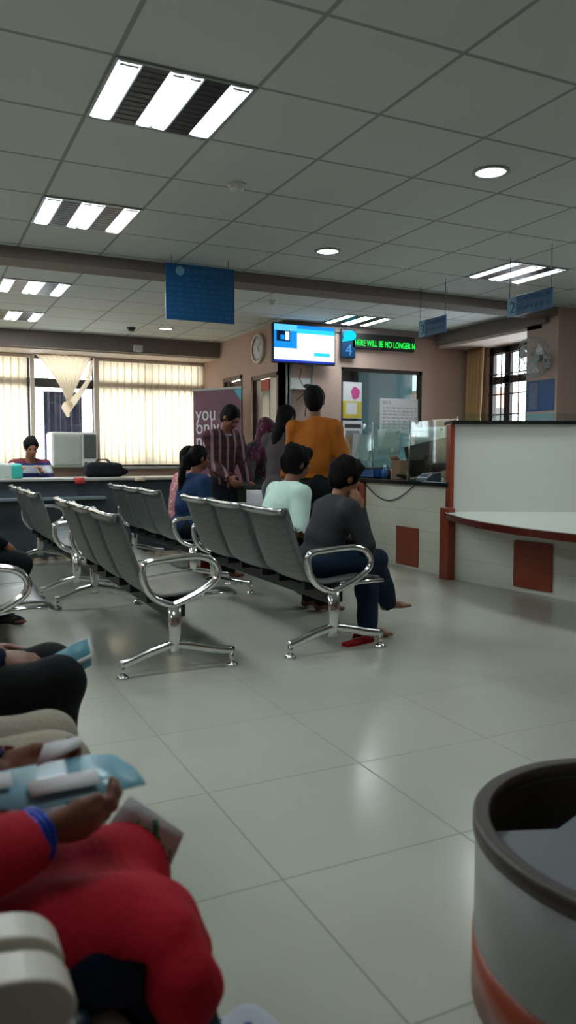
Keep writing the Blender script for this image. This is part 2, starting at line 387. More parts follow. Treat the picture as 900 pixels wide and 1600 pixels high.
def surface(prims, res, k=.02, cuts=(), keep=(), noise=0., nfreq=30., seed=0, fine=None, pad=.03):
    lo = np.min([p.box()[0] for p in prims], 0)-pad; hi = np.max([p.box()[1] for p in prims], 0)+pad
    axs = []
    for i in range(3):
        if fine is None: axs.append(np.arange(lo[i], hi[i]+res, res))
        else:
            f0, f1, fr = fine; a = [lo[i]]
            while a[-1] < hi[i]:
                inside = f0[i]-res < a[-1] < f1[i]; a.append(a[-1]+(fr if inside else res))
            axs.append(np.array(a))
    ax, ay, az = axs; nx, ny, nz = len(ax), len(ay), len(az)
    D = np.full((nx, ny, nz), .25, np.float32); pp = .05+k
    for p in prims:
        b0, b1 = p.box(); b0 = b0-pp; b1 = b1+pp
        sl = tuple(slice(max(0, int(np.searchsorted(a, b0[i]))-1), int(np.searchsorted(a, b1[i]))+1) for i, a in enumerate(axs))
        X = ax[sl[0]][:, None, None].astype(np.float32); Y = ay[sl[1]][None, :, None].astype(np.float32); Z = az[sl[2]][None, None, :].astype(np.float32)
        d = p.d(X, Y, Z); s_ = D[sl]; h = np.clip(.5+.5*(s_-d)/k, 0, 1)
        D[sl] = s_*(1-h)+d*h-k*h*(1-h)
    X = ax[:, None, None].astype(np.float32); Y = ay[None, :, None].astype(np.float32); Z = az[None, None, :].astype(np.float32)
    if noise:
        rg = np.random.RandomState(seed)
        for q in range(5):
            kv = rg.normal(size=3); kv = nrm(kv)*nfreq*(.6+.35*q); kv[2] *= .45
            D += (noise/(1+.5*q)*np.sin(X*kv[0]+Y*kv[1]+Z*kv[2]+rg.uniform(0, 6)+.8*np.sin(Z*nfreq*.5+q+X*9))).astype(np.float32)
    if noise: D -= noise*1.5
    for c, kk in cuts:       # smooth subtraction
        d = -c.d(X, Y, Z)
        if kk > 0:
            h = np.clip(.5-.5*(D-d)/kk, 0, 1); D = D*(1-h)+d*h+kk*h*(1-h)
        else: D = np.maximum(D, d)
    for c in keep: D = np.maximum(D, c.d(X, Y, Z))
    D[0] = D[-1] = .2; D[:, 0] = D[:, -1] = .2; D[:, :, 0] = D[:, :, -1] = .2
    I = D < 0
    S = np.zeros((nx-1, ny-1, nz-1), np.int8)
    for i in (0, 1):
        for j in (0, 1):
            for l in (0, 1): S += I[i:nx-1+i, j:ny-1+j, l:nz-1+l]
    cells = np.argwhere((S > 0) & (S < 8)); 
    if len(cells) == 0: return np.zeros((0, 3)), np.zeros((0, 4), int)
    idx = -np.ones((nx-1, ny-1, nz-1), np.int64); idx[tuple(cells.T)] = np.arange(len(cells))
    acc = np.zeros((len(cells), 3)); cnt = np.zeros(len(cells))
    cx, cy, cz = cells.T
    corners = [(i, j, l) for i in (0, 1) for j in (0, 1) for l in (0, 1)]
    for a in range(8):
        for b in range(a+1, 8):
            A, B = corners[a], corners[b]
            if sum(abs(A[q]-B[q]) for q in range(3)) != 1: continue
            da = D[cx+A[0], cy+A[1], cz+A[2]]; db = D[cx+B[0], cy+B[1], cz+B[2]]
            m = (da < 0) != (db < 0); t = np.where(m, da/(da-db+1e-12), 0)
            pa = np.stack([ax[cx+A[0]], ay[cy+A[1]], az[cz+A[2]]], 1); pb = np.stack([ax[cx+B[0]], ay[cy+B[1]], az[cz+B[2]]], 1)
            acc += np.where(m[:, None], pa+(pb-pa)*t[:, None], 0); cnt += m
    verts = acc/cnt[:, None]; quads = []
    for axis in range(3):
        sh = [nx, ny, nz]; sa = [slice(None)]*3; sb = [slice(None)]*3; sa[axis] = slice(0, -1); sb[axis] = slice(1, None)
        E = np.argwhere(I[tuple(sa)] != I[tuple(sb)])
        o = [q for q in range(3) if q != axis]
        ok = (E[:, o[0]] > 0) & (E[:, o[1]] > 0) & (E[:, o[0]] < sh[o[0]]-1) & (E[:, o[1]] < sh[o[1]]-1); E = E[ok]
        q = []
        for (u, v) in ((-1, -1), (0, -1), (0, 0), (-1, 0)):
            e = E.copy(); e[:, o[0]] += u; e[:, o[1]] += v; q.append(idx[e[:, 0], e[:, 1], e[:, 2]])
        q = np.stack(q, 1); flip = I[tuple(sa)][tuple(E.T)]
        if axis == 1: flip = ~flip
        q[~flip] = q[~flip][:, ::-1]; quads.append(q)
    return verts, np.concatenate(quads)
def surf_obj(name, prims, m, parent, res=.01, **kw):
    v, q = surface(prims, res, **kw)
    if parent is not None: v = v-np.array(parent.location)
    me = bpy.data.meshes.new(name); me.vertices.add(len(v)); me.vertices.foreach_set('co', v.astype(np.float32).ravel())
    me.loops.add(len(q)*4); me.loops.foreach_set('vertex_index', q.astype(np.int32).ravel())
    me.polygons.add(len(q)); me.polygons.foreach_set('loop_start', np.arange(0, len(q)*4, 4, dtype=np.int32)); me.polygons.foreach_set('loop_total', np.full(len(q), 4, np.int32))
    me.update(calc_edges=True); me.polygons.foreach_set('use_smooth', np.ones(len(q), bool)); me.materials.append(m); me.validate()
    o = bpy.data.objects.new(name, me); COL.objects.link(o)
    if parent is not None: o.parent = parent
    return o
def ik(root, tgt, l1, l2, pole):
    d = tgt-root; L = np.linalg.norm(d); mx = (l1+l2)*.995
    if L > mx: tgt = root+d/L*mx; d = tgt-root; L = mx
    n = d/L; a = (l1*l1-l2*l2+L*L)/(2*L); h = math.sqrt(max(l1*l1-a*a, 0)); p = pole-n*(pole@n); p = nrm(p)
    return root+n*a+p*h, tgt
def hand_prims(W, d, n, side, s=1., curl=.5, thumb=.6, spread=1., thumbdir=None):
    """W wrist, d pointing direction, n palm normal; side: +1/-1 which side the thumb leaves"""
    d = nrm(d); n = nrm(n-d*(n@d)); t = np.cross(n, d)*side
    P = [Cap(W-d*.01*s, W+d*.03*s, .024*s, .026*s, (n, .7)), Ell(W+d*.048*s, (t, d, n), (.041*s, .05*s, .017*s)),
         Cap(W+d*.02*s+t*.018*s, W+d*.05*s+t*.025*s, .017*s, .015*s)]
    for i, (o, L) in enumerate(((.029, .068), (.0105, .078), (-.009, .073), (-.027, .057))):
        b = W+d*(.085-.006*abs(i-1))*s+t*o*s; dd = nrm(d+t*(.5-i/3)*.25*spread)
        p = [b-d*.02*s]
        ang = 0; q = b
        for seg, (fr, c) in enumerate(((.45, .35), (.32, .8), (.25, 1.1))):
            p.append(q); ang += curl*(.5, .8, .6)[seg]
            v = dd*math.cos(ang)+n*math.sin(ang); q = q+v*L*fr*s
        p.append(q)
        rr = (.0105, .0098, .0092, .0082, .007)
        for a in range(len(p)-1): P.append(Cap(p[a], p[a+1], rr[a]*s, rr[a+1]*s))
    tb = W+d*.025*s+t*.03*s; td = thumbdir if thumbdir is not None else nrm(t*.65+d*.75+n*thumb*.5)
    t1 = tb+td*.036*s; t2 = t1+nrm(td*.9+d*.35)*.03*s
    P += [Cap(tb-td*.01*s, t1, .0145*s, .0115*s), Cap(t1, t2, .0115*s, .009*s)]
    return P

def human(name, label, hip, face, mats, pose='sit', s=1., lean=8., hyaw=0., hpitch=0., hroll=0., hands=None, feet=None,
          res=.011, top='shirt', sleeve='long', hair='short', bottom=True, shoe=None, belly=0., group=None, knees=None, hcurl=.6,
          handdirs=None, extra_top=(), extra_bottom=(), extra_cuts=(), fine=None, skirt=0., parts_only=None, cloth_res=None, noise=.005, toes=None,
          fingerfine=False, footz=0., slump=1., hem=None, hipw=1., cuff=.03, thumbdirs=(None, None), palmn=None, cat='person'):
    """hip: pelvis centre (world).  face: heading in degrees (0 = +x, 90 = +y)."""
    fa = math.radians(face); F = V(math.cos(fa), math.sin(fa), 0); L = V(-math.sin(fa), math.cos(fa), 0); U = V(0, 0, 1)
    P = np.array(hip, float); la = math.radians(lean)
    u = nrm(U*math.cos(la)+F*math.sin(la)); f = nrm(np.cross(L, -u)) ; f = nrm(F-u*(F@u))
    N = P+u*.50*s*slump+f*(.01)*s
    sh = [N-u*.045*s+L*sg*.165*s for sg in (-1, 1)]
    hp = [P-U*.02*s+L*sg*.085*s*hipw for sg in (-1, 1)]
    # head
    ya = fa+math.radians(hyaw); hF = V(math.cos(ya), math.sin(ya), 0); pa = math.radians(hpitch)
    hf = nrm(hF*math.cos(pa)+U*math.sin(pa)); hr = nrm(np.cross(hf, U)); hu = np.cross(hr, hf)
    ra = math.radians(hroll); hu, hr = hu*math.cos(ra)+hr*math.sin(ra), hr*math.cos(ra)-hu*math.sin(ra)
    H = N+nrm(u*.6+U*.4)*.085*s+hu*.105*s+hf*.03*s
    q = s*.98
    def h(x, y, z): return H+hr*x*q+hf*y*q+hu*z*q
    HA = (hr, hf, hu)
    head = [Ell(h(0, -.012, .02), HA, (.074*q, .096*q, .098*q)), Ell(h(0, .022, -.048), HA, (.056*q, .066*q, .072*q)),
            Ell(h(0, .05, -.095), HA, (.028*q, .03*q, .022*q)), Cap(h(-.028, .078, .024), h(.028, .078, .024), .013*q),
            Ell(h(-.034, .06, -.03), HA, (.026*q, .026*q, .028*q)), Ell(h(.034, .06, -.03), HA, (.026*q, .026*q, .028*q))]
    sharp = [Cap(h(0, .088, .008), h(0, .106, -.03), .008*q, .0135*q), Cap(h(-.012, .094, -.036), h(.012, .094, -.036), .0085*q),
             Cap(h(-.02, .084, -.062), h(.02, .084, -.062), .008*q), Cap(h(-.017, .083, -.073), h(.017, .083, -.073), .0085*q)]
    for sg in (-1, 1): sharp += [Ell(h(sg*.076, -.008, -.008), HA, (.012*q, .02*q, .033*q))]
    neck = [Cap(N-u*.03*s, h(0, -.02, -.05), .056*s, .05*s)]
    # arms
    hands = hands or [P+F*.3*s-L*.1*s+U*.05*s, P+F*.3*s+L*.1*s+U*.05*s]
    el, wr = [], []
    for i in (0, 1):
        sg = (-1, 1)[i]
        e, w_ = ik(sh[i], np.array(hands[i], float), .28*s, .25*s, (-U*.6-F*.5+L*sg*.5) if pose == 'sit' else (-F*.8-U*.3+L*sg*.15)); el.append(e); wr.append(w_)
    # legs
    if pose == 'sit':
        feet = feet or [hp[i]+F*.44*s-U*(hp[i][2]-.07*s-footz) for i in (0, 1)]
        pole = F+U*.7
    else:
        feet = feet or [hp[i]-U*(hp[i][2]-.075*s-footz)+L*(-1, 1)[i]*.02 for i in (0, 1)]
        pole = F
    kn, an = [], []
    for i in (0, 1):
        pl = pole if knees is None else np.array(knees[i], float)
        a, b = ik(hp[i], np.array(feet[i], float), .43*s, .42*s, pl); kn.append(a); an.append(b)
    TA = (L, f, u)
    torso = [Ell(P+U*0, TA, (.16*s, .118*s, .12*s)), Ell(P+u*.2*s*slump, TA, (.138*s, (.105+belly)*s, .17*s)), Ell(P+u*.35*s*slump, TA, (.15*s, .108*s, .16*s)),
             Cap(sh[0], sh[1], .055*s), Cap(N-u*.02*s+f*-.01, (sh[0]+N)/2, .045*s, .045*s), Cap(N-u*.02*s, (sh[1]+N)/2, .045*s, .045*s)]
    ua = [Cap(sh[i], el[i], .05*s, .04*s) for i in (0, 1)]; fo = [Cap(el[i], wr[i], .041*s, .026*s) for i in (0, 1)]
    th = [Cap(hp[i], kn[i], .086*s, .06*s) for i in (0, 1)]; sn = [Cap(kn[i], kn[i]*.65+an[i]*.35-F*.012, .055*s, .055*s) for i in (0, 1)]+[Cap(kn[i]*.65+an[i]*.35-F*.012, an[i], .053*s, .036*s) for i in (0, 1)]
    ft = []
    for i in (0, 1):
        td = toes[i] if toes is not None else F
        td = nrm(np.array(td, float)); up = nrm(U-td*(U@td)) if abs(td[2]) < .9 else F
        ft.append([Cap(an[i], an[i]-up*.03*s-td*.035*s, .035*s, .033*s), Cap(an[i]-up*.02*s, an[i]-up*.045*s+td*.11*s, .034*s, .027*s, ), ]
                  +[Cap(an[i]-up*.048*s+td*.10*s+np.cross(td, up)*(o)*s, an[i]-up*.055*s+td*(.175-abs(o-.02)*.5)*s+np.cross(td, up)*o*1.1*s, .014*s, .011*s) for o in (-.028, -.013, .002, .017, .03)])
    hd = []
    for i in (0, 1):
        sg = (-1, 1)[i]
        d = nrm(wr[i]-el[i]) if handdirs is None or handdirs[i] is None else nrm(np.array(handdirs[i], float))
        pn = (L*-sg*.5-U*.6 if pose == 'sit' else -L*sg) if palmn is None else np.array(palmn[i], float)
        n_ = nrm(pn-d*(pn@d)); side = 1 if (np.cross(n_, d)@(F+U*.6-L*sg*.4)) > 0 else -1
        if thumbdirs[i] is not None: side = 1 if np.cross(n_, d)@np.array(thumbdirs[i]) > 0 else -1
        hd.append(hand_prims(wr[i], d, n_, side, s, hcurl, thumbdir=None if thumbdirs[i] is None else nrm(np.array(thumbdirs[i], float))))
    root = empty(name, (P[0], P[1], 0 if pose == 'stand' else 0), 0, label, cat, group)
    cr = cloth_res or res
    body = torso+neck+head+ua+fo+hd[0]+hd[1]+th+sn+ft[0]+ft[1]+sharp
    eyec = [(Ell(h(sg*.031, .092, .004), HA, (.015*q, .012*q, .009*q)), .006) for sg in (-1, 1)]
    surf_obj('body', body, mats['skin'], root, res, k=.014 if fine is None else .008, cuts=eyec, fine=fine)
    for sg in (-1, 1):
        mb = MB(); c = h(sg*.031, .0785, .004)-np.array(root.location)
        mb.lathe([(.0105*math.sin(t)+.0001, .0105*math.cos(t)) for t in np.linspace(0, PI, 7)], c, 10)
        mb.build('eye', M['eye'], root)
    if top:
        tp = [p.grow(.013*s) for p in torso[1:]+ua]+[torso[0].grow(.016*s)]
        if top == 'kurta' and pose != 'sit': tp += [Cap(P, P+(kn[0]-hp[0]+kn[1]-hp[1])*.5*.8, .15*s, .17*s+skirt)]
        if sleeve == 'long': tp += [p.grow(.012*s) for p in fo]
        cuts = [(Ell(N+u*.035*s+f*.035*s, TA, (.062*s, .066*s, .05*s)), .01)]
        keep = [] if hem is None else [Half((0, 0, hem), (0, 0, -1))]
        if sleeve == 'long':
            cuts += [(Cap(wr[i]+nrm(wr[i]-el[i])*cuff*s, wr[i]+nrm(wr[i]-el[i])*.1*s, .05*s), 0) for i in (0, 1)]
        else:
            cuts += [(Cap(el[i], el[i]+nrm(el[i]-sh[i])*.08, .052*s), 0) for i in (0, 1)]
        surf_obj('shirt' if top == 'shirt' else top, tp+list(extra_top), mats['top'], root, cr, k=.022, cuts=cuts+list(extra_cuts), keep=keep, noise=noise, seed=len(label), fine=fine)
        if 'collar' in mats:
            c = N+u*.018*s+f*.012*s
            ring = [c+L*math.cos(t)*.066*s+f*math.sin(t)*.062*s-np.array(root.location)-u*.02*(1+math.sin(t)) for t in np.linspace(0, 2*PI, 17)[:-1]]
            mb = MB(); mb.tube(ring, .014*s, 8, closed=True); mb.build('collar', mats['collar'], root)
    if bottom:
        bt = [torso[0].grow(.008*s)]+[p.grow(.016*s) for p in th+sn]
        cuts = [(Cap(an[i]-U*.0+nrm(an[i]-kn[i])*.045*s, an[i]+nrm(an[i]-kn[i])*.14*s, .06*s), 0) for i in (0, 1)]
        surf_obj('trousers', bt+list(extra_bottom), mats['bottom'], root, cr, k=.02, cuts=cuts, noise=noise, seed=3+len(label), fine=fine)
    if shoe:
        for i in (0, 1):
            surf_obj('shoe', [p.grow(.009*s) for p in ft[i][:2]]+[Cap(ft[i][1].b, ft[i][1].b+(ft[i][1].b-ft[i][1].a)*.35, .033*s, .028*s)], mats['shoe'], root, cr, k=.02)
    # hair
    fc = Ell(h(0, .105, -.045), HA, (.068*q, .088*q, .108*q))
    ears = [(Ell(h(sg*.085, .01, -.03), HA, (.03*q, .032*q, .04*q)), .005) for sg in (-1, 1)]
    if hair in ('short', 'fluffy'):
        g = .0 if hair == 'short' else .012
        hpz = [Ell(h(0, -.018, .032), HA, (.082*q+g, .104*q+g, .1*q+g)), Ell(h(0, -.05, -.02), HA, (.068*q+g, .06*q+g, .075*q))]
        if hair == 'fluffy': hpz += [Cap(h(-.04, .07, .085), h(.045, .072, .08), .026*q, .024*q)]
        surf_obj('hair', hpz, M['hair'], root, min(res, .009), k=.02, cuts=[(fc, .01)]+ears, noise=.003+g*.15, nfreq=70)
    elif hair in ('long', 'ponytail'):
        hpz = [Ell(h(0, -.016, .03), HA, (.081*q, .103*q, .1*q)), Ell(h(0, -.05, -.02), HA, (.07*q, .06*q, .075*q))]
        if hair == 'long':
            hpz += [Cap(h(0, -.07, -.02), h(0, -.1, -.2), .06*q, .055*q, (hf, .6)), Cap(h(0, -.1, -.2), h(0, -.1, -.33), .055*q, .03*q, (hf, .6)),
                    Cap(h(-.06, -.03, 0), h(-.062, -.04, -.14), .03*q, .025*q), Cap(h(.06, -.03, 0), h(.062, -.04, -.14), .03*q, .025*q)]
        surf_obj('hair', hpz, M['hair'], root, min(res, .009), k=.02, cuts=[(fc, .01)], noise=.002, nfreq=60)
        if hair == 'ponytail':
            pts = [h(0, -.1, .03), h(0, -.15, -.02), h(.0, -.175, -.12), h(0, -.18, -.22), h(0, -.185, -.34)]
            surf_obj('ponytail', [Cap(pts[i], pts[i+1], (.024, .032, .03, .026)[i]*q, (.032, .03, .026, .012)[i]*q) for i in range(4)], M['hair'], root, .008, k=.015, noise=.003, nfreq=60)
    elif hair == 'scarf':
        sc_ = [Ell(h(0, -.015, .03), HA, (.09*q, .11*q, .108*q)), Cap(h(0, -.03, -.06), N, .085*q, .09*q), Cap(sh[0]-u*.02, sh[1]-u*.02, .085*s),
               Cap(N-u*.05+f*.04, P+u*.25*s+f*.08*s, .13*s, .12*s), Cap(sh[0]-u*.03*s, el[0]*.5+sh[0]*.5, .08*s, .085*s), Cap(sh[1]-u*.03*s, el[1]*.5+sh[1]*.5, .08*s, .085*s)]
        surf_obj('headscarf', sc_, mats['scarf'], root, cr, k=.035, cuts=[(Ell(h(0, .115, -.02), HA, (.06*q, .07*q, .085*q)), .01)], noise=.005, nfreq=25)
    info = dict(root=root, N=N, H=H, wr=wr, el=el, kn=kn, an=an, sh=sh, P=P)
    return info

# ================================================================== THE ROOM
X0, XR = -2.6, 6.6
Y0 = -2.6
XW, TY = 3.88, 8.2        # clock wall (x), screen wall (y)
mb = MB(); mb.box((X0-.1, Y0-.1, -.1), (XR+1.2, WY+.2, 0)); struct('floor', mb, M['floor'])
mb = MB(); mb.box((X0-.1, Y0-.1, CEIL), (XR+1.2, WY+.2, CEIL+.1)); struct('ceiling', mb, M['ceil'])
mb = MB(); mb.box((X0-.12, Y0, 0), (X0, WY, CEIL)); struct('wall_left', mb, M['wall'])
mb = MB(); mb.box((X0, Y0-.12, 0), (XR+1, Y0, CEIL)); struct('wall_behind', mb, M['wall'])
# far window wall with opening z .98..2.48
WZ0, WZ1 = .975, 2.47
mb = MB(); mb.box((X0, WY, 0), (XW+.1, WY+.16, WZ0)); mb.box((X0, WY, WZ1), (XW+.1, WY+.16, CEIL)); mb.box((X0, WY, WZ0), (X0+.3, WY+.16, WZ1))
mb.box((3.87, WY, WZ0), (XW+.1, WY+.16, WZ1)); struct('wall_far', mb, M['wall'])
mb = MB(); mb.box((X0, WY-.1, WZ0-.03), (XW, WY+.16, WZ0)); struct('trim_1', mb, M['sill'])
# clock wall with two door openings (y 9.3..10.1 and 8.3..9.0)
mb = MB()
for y0, y1, z0, z1 in ((TY, 8.30, 0, CEIL), (8.30, 9.06, 2.10, CEIL), (9.06, 9.42, 0, CEIL), (9.42, 10.05, 2.16, CEIL), (10.05, WY, 0, CEIL)):
    mb.box((XW, y0, z0), (XW+.12, y1, z1))
struct('wall_middle', mb, M['wall'])
mb = MB(); mb.box((XW+.12, TY+.12, 0), (XW+1.3, WY, CEIL-.01)); 
# room behind the doors: a dim passage
mb = MB(); mb.box((XW+1.0, TY+.12, 0), (XW+1.1, WY, CEIL)); struct('wall_passage', mb, M['cream'])
# screen wall with glazed opening x 4.68..5.86, z .95..2.19
GX0, GX1, GZ0, GZ1 = 4.67, 5.86, .95, 2.2
mb = MB()
for x0, x1, z0, z1 in ((XW, GX0, 0, CEIL), (GX0, GX1, 0, GZ0), (GX0, GX1, GZ1, CEIL), (GX1, XR, 0, CEIL)):
    mb.box((x0, TY, z0), (x1, TY+.12, z1))
struct('wall_back', mb, M['wall'])
mb = MB(); mb.box((GX0-.3, TY+1.3, 0), (XR, TY+1.4, CEIL)); struct('wall_office', mb, mat('office_wall', '8a9a9a', .7))
t = struct('window_1', (lambda m_: (m_.box((GX0, TY+.03, GZ0), (GX0+.04, TY+.09, GZ1)), m_.box((GX1-.04, TY+.03, GZ0), (GX1, TY+.09, GZ1)), m_.box((GX0, TY+.03, GZ1-.04), (GX1, TY+.09, GZ1)), m_.box((GX0, TY+.03, GZ0), (GX1, TY+.09, GZ0+.04)), m_)[-1])(MB()), M['darkframe'])
mb = MB(); mb.box((GX0+.03, TY+.055, GZ0+.03), (GX1-.03, TY+.062, GZ1-.03)); mb.build('pane', glass('office_glass', (.32, .40, .42), .35, .06), t)
# right wall with window y 6.65..8.05
RY0, RY1, RZ0, RZ1 = 6.62, 7.86, 1.2, 2.49
mb = MB()
for y0, y1, z0, z1 in ((RY0, RY1, 0, RZ0), (RY0, RY1, RZ1, CEIL), (RY1, TY+.12, 0, CEIL), (6.0, RY0, 0, CEIL)):
    mb.box((XR, y0, z0), (XR+.15, y1, z1))
struct('wall_right', mb, M['wall'])
# column beside the right window and the wall it stands in
mb = MB(); mb.box((6.1, 6.16, 0), (XR+1.0, 6.62, CEIL)); mb.box((7.3, Y0, 0), (7.5, 6.2, CEIL)); struct('wall_column', mb, M['wall'])
# beams
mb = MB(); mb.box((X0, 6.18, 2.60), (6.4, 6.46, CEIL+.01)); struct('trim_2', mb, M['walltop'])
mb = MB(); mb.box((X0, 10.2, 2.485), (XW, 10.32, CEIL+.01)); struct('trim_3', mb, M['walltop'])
mb = MB(); mb.box((X0, 10.32, 2.475), (XW, WY, 2.50)); struct('trim_4', mb, M['soffit'])  # lit underside of the far beam, its brightness put into the colour
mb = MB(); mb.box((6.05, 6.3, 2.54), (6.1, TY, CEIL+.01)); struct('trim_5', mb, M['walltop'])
mb = MB(); mb.box((6.1, 6.4, 2.50), (XR, TY, 2.54)); struct('trim_6', mb, M['soffit'])  # underside paler than the beam side: window light painted in
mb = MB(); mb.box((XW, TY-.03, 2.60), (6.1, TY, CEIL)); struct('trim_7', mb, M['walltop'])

# ---- far windows: frames and grilles
wf = MB(); 
for x in (-2.3, -1.35, -.4, .55, 1.44, 2.30, 3.05, 3.84): wf.box((x-.025, WY+.05, WZ0), (x+.025, WY+.1, WZ1), bev=.004)
wf.box((-2.3, WY+.0, 2.05), (3.86, WY+.1, 2.17)); wf.box((-2.3, WY+.05, WZ1-.04), (3.86, WY+.1, WZ1)); wf.box((-2.3, WY+.05, WZ0), (3.86, WY+.1, WZ0+.04))
t = struct('window_2', wf, M['darkframe'])
g = MB()
for i in range(60):
    x = -2.3+i*.105; g.tube([(x, WY+.13, WZ0), (x, WY+.13, WZ1)], .005, 6)
for z in (1.25, 1.55, 1.85, 2.25): g.tube([(-2.3, WY+.135, z), (3.86, WY+.135, z)], .005, 6)
g.build('grille', M['darkframe'], t)
mb = MB(); mb.box((-2.3, WY+.072, WZ0), (3.86, WY+.076, WZ1)); mb.build('pane', M['clear'], t)
# dark cladding stacked outside the middle bay, and a building outside the right window
o = MB()
for i in range(7):
    x = 1.66+i*.075; o.box((x, WY+.3, -.1), (x+.07, WY+.34+.012*(i % 2), 2.02), bev=.004)
tag(o.build('outdoor_shutter', mat('dark_purple_board', '3b3652', .7, var=.3)), 'dark purple shuttered board outside the middle window above the air conditioner', 'shutter')
o = MB(); o.box((7.75, 9.8, -.5), (8.75, 11.2, 2.15)); o.box((7.7, 9.75, 2.15), (8.8, 11.25, 2.23))
for k in range(2):
    for j in range(2): o.box((7.9+k*.45, 9.78, .6+j*.8), (8.15+k*.45, 9.8, 1.1+j*.8), 1)
tag(o.build('outdoor_building', [mat('pinkish_brick', 'b58874', .9, var=.3, scale=5), M['darkframe']]), 'pinkish building outside seen through lower part of the right window', 'building')

# ---- vertical blinds
def blind_mat():
    m = bpy.data.materials.new('blind_fabric'); m.use_nodes = True; nt = m.node_tree; b = nt.nodes['Principled BSDF']
    b.inputs['Base Color'].default_value = (.80, .72, .60, 1); b.inputs['Roughness'].default_value = .9
    tr = nt.nodes.new('ShaderNodeBsdfTranslucent'); tr.inputs[0].default_value = (.97, .88, .74, 1)
    mx = nt.nodes.new('ShaderNodeMixShader'); mx.inputs[0].default_value = .62
    nt.links.new(b.outputs[0], mx.inputs[1]); nt.links.new(tr.outputs[0], mx.inputs[2]); nt.links.new(mx.outputs[0], nt.nodes['Material Output'].inputs[0]); return m
M['blind'] = blind_mat()
def vblind(x0, x1, label, open_from=None, group=None):
    t = empty('vertical_blind', ((x0+x1)/2, WY-.035, WZ1), 0, label, 'blind')
    mb = MB(); mb.box((x0-(x0+x1)/2, -.03, -.04), (x1-(x0+x1)/2, .03, 0), bev=.005); mb.build('headrail', M['soffit'], t)
    x = x0+.02; i = 0
    mb = MB()
    while x < x1-.03:
        a = .16+.07*math.sin(i*1.7)
        if open_from and open_from[0] < x < open_from[1]: a = .75+.1*math.sin(i*2.3)
        c = x-(x0+x1)/2; dx, dy = .054*math.cos(a), .054*math.sin(a)
        P = [[(c-dx+2*dx*u_/3, -dy+2*dy*u_/3+.004*math.sin(PI*u_/3), z) for u_ in range(4)] for z in (-.04, -.5, -1.0, WZ0-WZ1+.03)]
        mb.sheet(P, .0012); x += .098; i += 1
    mb.build('slats', M['blind'], t)
    return t
vblind(2.34, 3.87, 'cream vertical blind glowing in the window right of the air conditioner')
vblind(-2.3, 1.46, 'cream vertical blind at the left end behind the man in striped jersey')
# gathered curtain tied in a knot
def swag():
    t = empty('tied_curtain', (1.88, WY-.13, WZ1), 0, 'cream curtain gathered into a knot above the air conditioner', 'curtain')
    P = []
    for i in range(15):
        v = i/14; row = []
        z = -.0-.66*v; wl = -.38*(1-v)**1.3+.0; wr_ = .36*(1-v)**.8
        for j in range(33):
            u_ = j/32; x = wl+(wr_-wl)*u_; x = x*(1-v*.3)+.02*v
            zz = z*(1-.28*u_*(1-v)) if u_ > .5 else z
            row.append((x, -.02*math.sin(u_*8*2*PI)*(1-.6*v)-.03*v, z))
        P.append(row)
    mb = MB(); mb.sheet(P, .002); mb.build('drape', M['blind'], t)
    mb = MB(); mb.tube([(.02, -.05, -.70), (.1, -.05, -.6), (.2, -.04, -.48), (.3, -.02, -.33), (.36, -.01, -.05)], [.05, .05, .035, .03, .02], 8, flat=((0, 1, 0), .35)); mb.build('drape_tail', M['blind'], t)
    surf_obj('knot', [Ell((1.90, WY-.18, WZ1-.68), np.eye(3), (.065, .045, .075)), Cap((1.88, WY-.18, WZ1-.7), (1.9, WY-.18, WZ1-.80), .04, .02)], M['blind'], t, .012, noise=.004)
    mb = MB(); mb.tube([(-.4, 0, 0), (.42, 0, 0)], .012, 8); mb.build('curtain_rod', M['soffit'], t)
swag()
# window post
mb = MB(); mb.box((2.28, WY-.05, WZ0), (2.35, WY+.02, WZ1), bev=.008); mb.box((1.44, WY-.05, WZ0), (1.50, WY+.02, WZ1), bev=.008); struct('trim_8', mb, M['soffit'])
# air conditioner
t = empty('window_air_conditioner', (1.97, WY-.06, WZ0+.0), 0, 'white window air conditioner on the sill under the tied curtain', 'air conditioner')
mb = MB(); mb.box((-.3, -.2, 0), (.3, .25, .47), bev=.02); mb.build('case', M['white'], t)
mb = MB(); mb.box((-.28, -.215, .03), (.08, -.2, .44), bev=.006)
for i in range(12): mb.box((-.27, -.222, .05+i*.031), (.07, -.214, .062+i*.031))
mb.build('front_panel', mat('pale_grey_plastic', 'b6bbb6', .5), t)
mb = MB(); mb.box((.11, -.215, .12), (.28, -.2, .44), bev=.006)
for i in range(9): mb.box((.12, -.222, .14+i*.032), (.27, -.214, .15+i*.032))
mb.build('grille', mat('grey_grille', '5b605f', .6), t)
for dx in (.14, .22): mb = MB(); mb.lathe([(0, -.02), (.018, -.02), (.02, 0)], (dx, -.2, .07), 12); k_ = mb.build('knob', M['blacksteel'], t)
# right window
wf = MB()
for y in (RY0+.02, 7.54, RY1-.02): wf.box((XR+.04, y-.05, RZ0), (XR+.1, y+.05, RZ1), bev=.004)
for z in (RZ0+.03, 2.08, RZ1-.03): wf.box((XR+.04, RY0, z-.045), (XR+.1, RY1, z+.045), bev=.004)
t = struct('window_3', wf, M['darkframe'])
g = MB()
for i in range(8): y = RY0+.08+i*.155; g.tube([(XR+.03, y, RZ0), (XR+.03, y, RZ1)], .0095, 6)
for i in range(5): z = RZ0+.2+i*.25; g.tube([(XR+.025, RY0, z), (XR+.025, RY1, z)], .0085, 6)
g.build('grille', M['darkframe'], t)
mb = MB(); mb.box((XR+.06, RY0, RZ0), (XR+.066, RY1, RZ1)); mb.build('pane', M['clear'], t)
t = empty('window_curtain', (XR-.1, 7.93, 2.5), 0, 'tan curtain bunched at the left side of the barred right window', 'curtain')
P = []
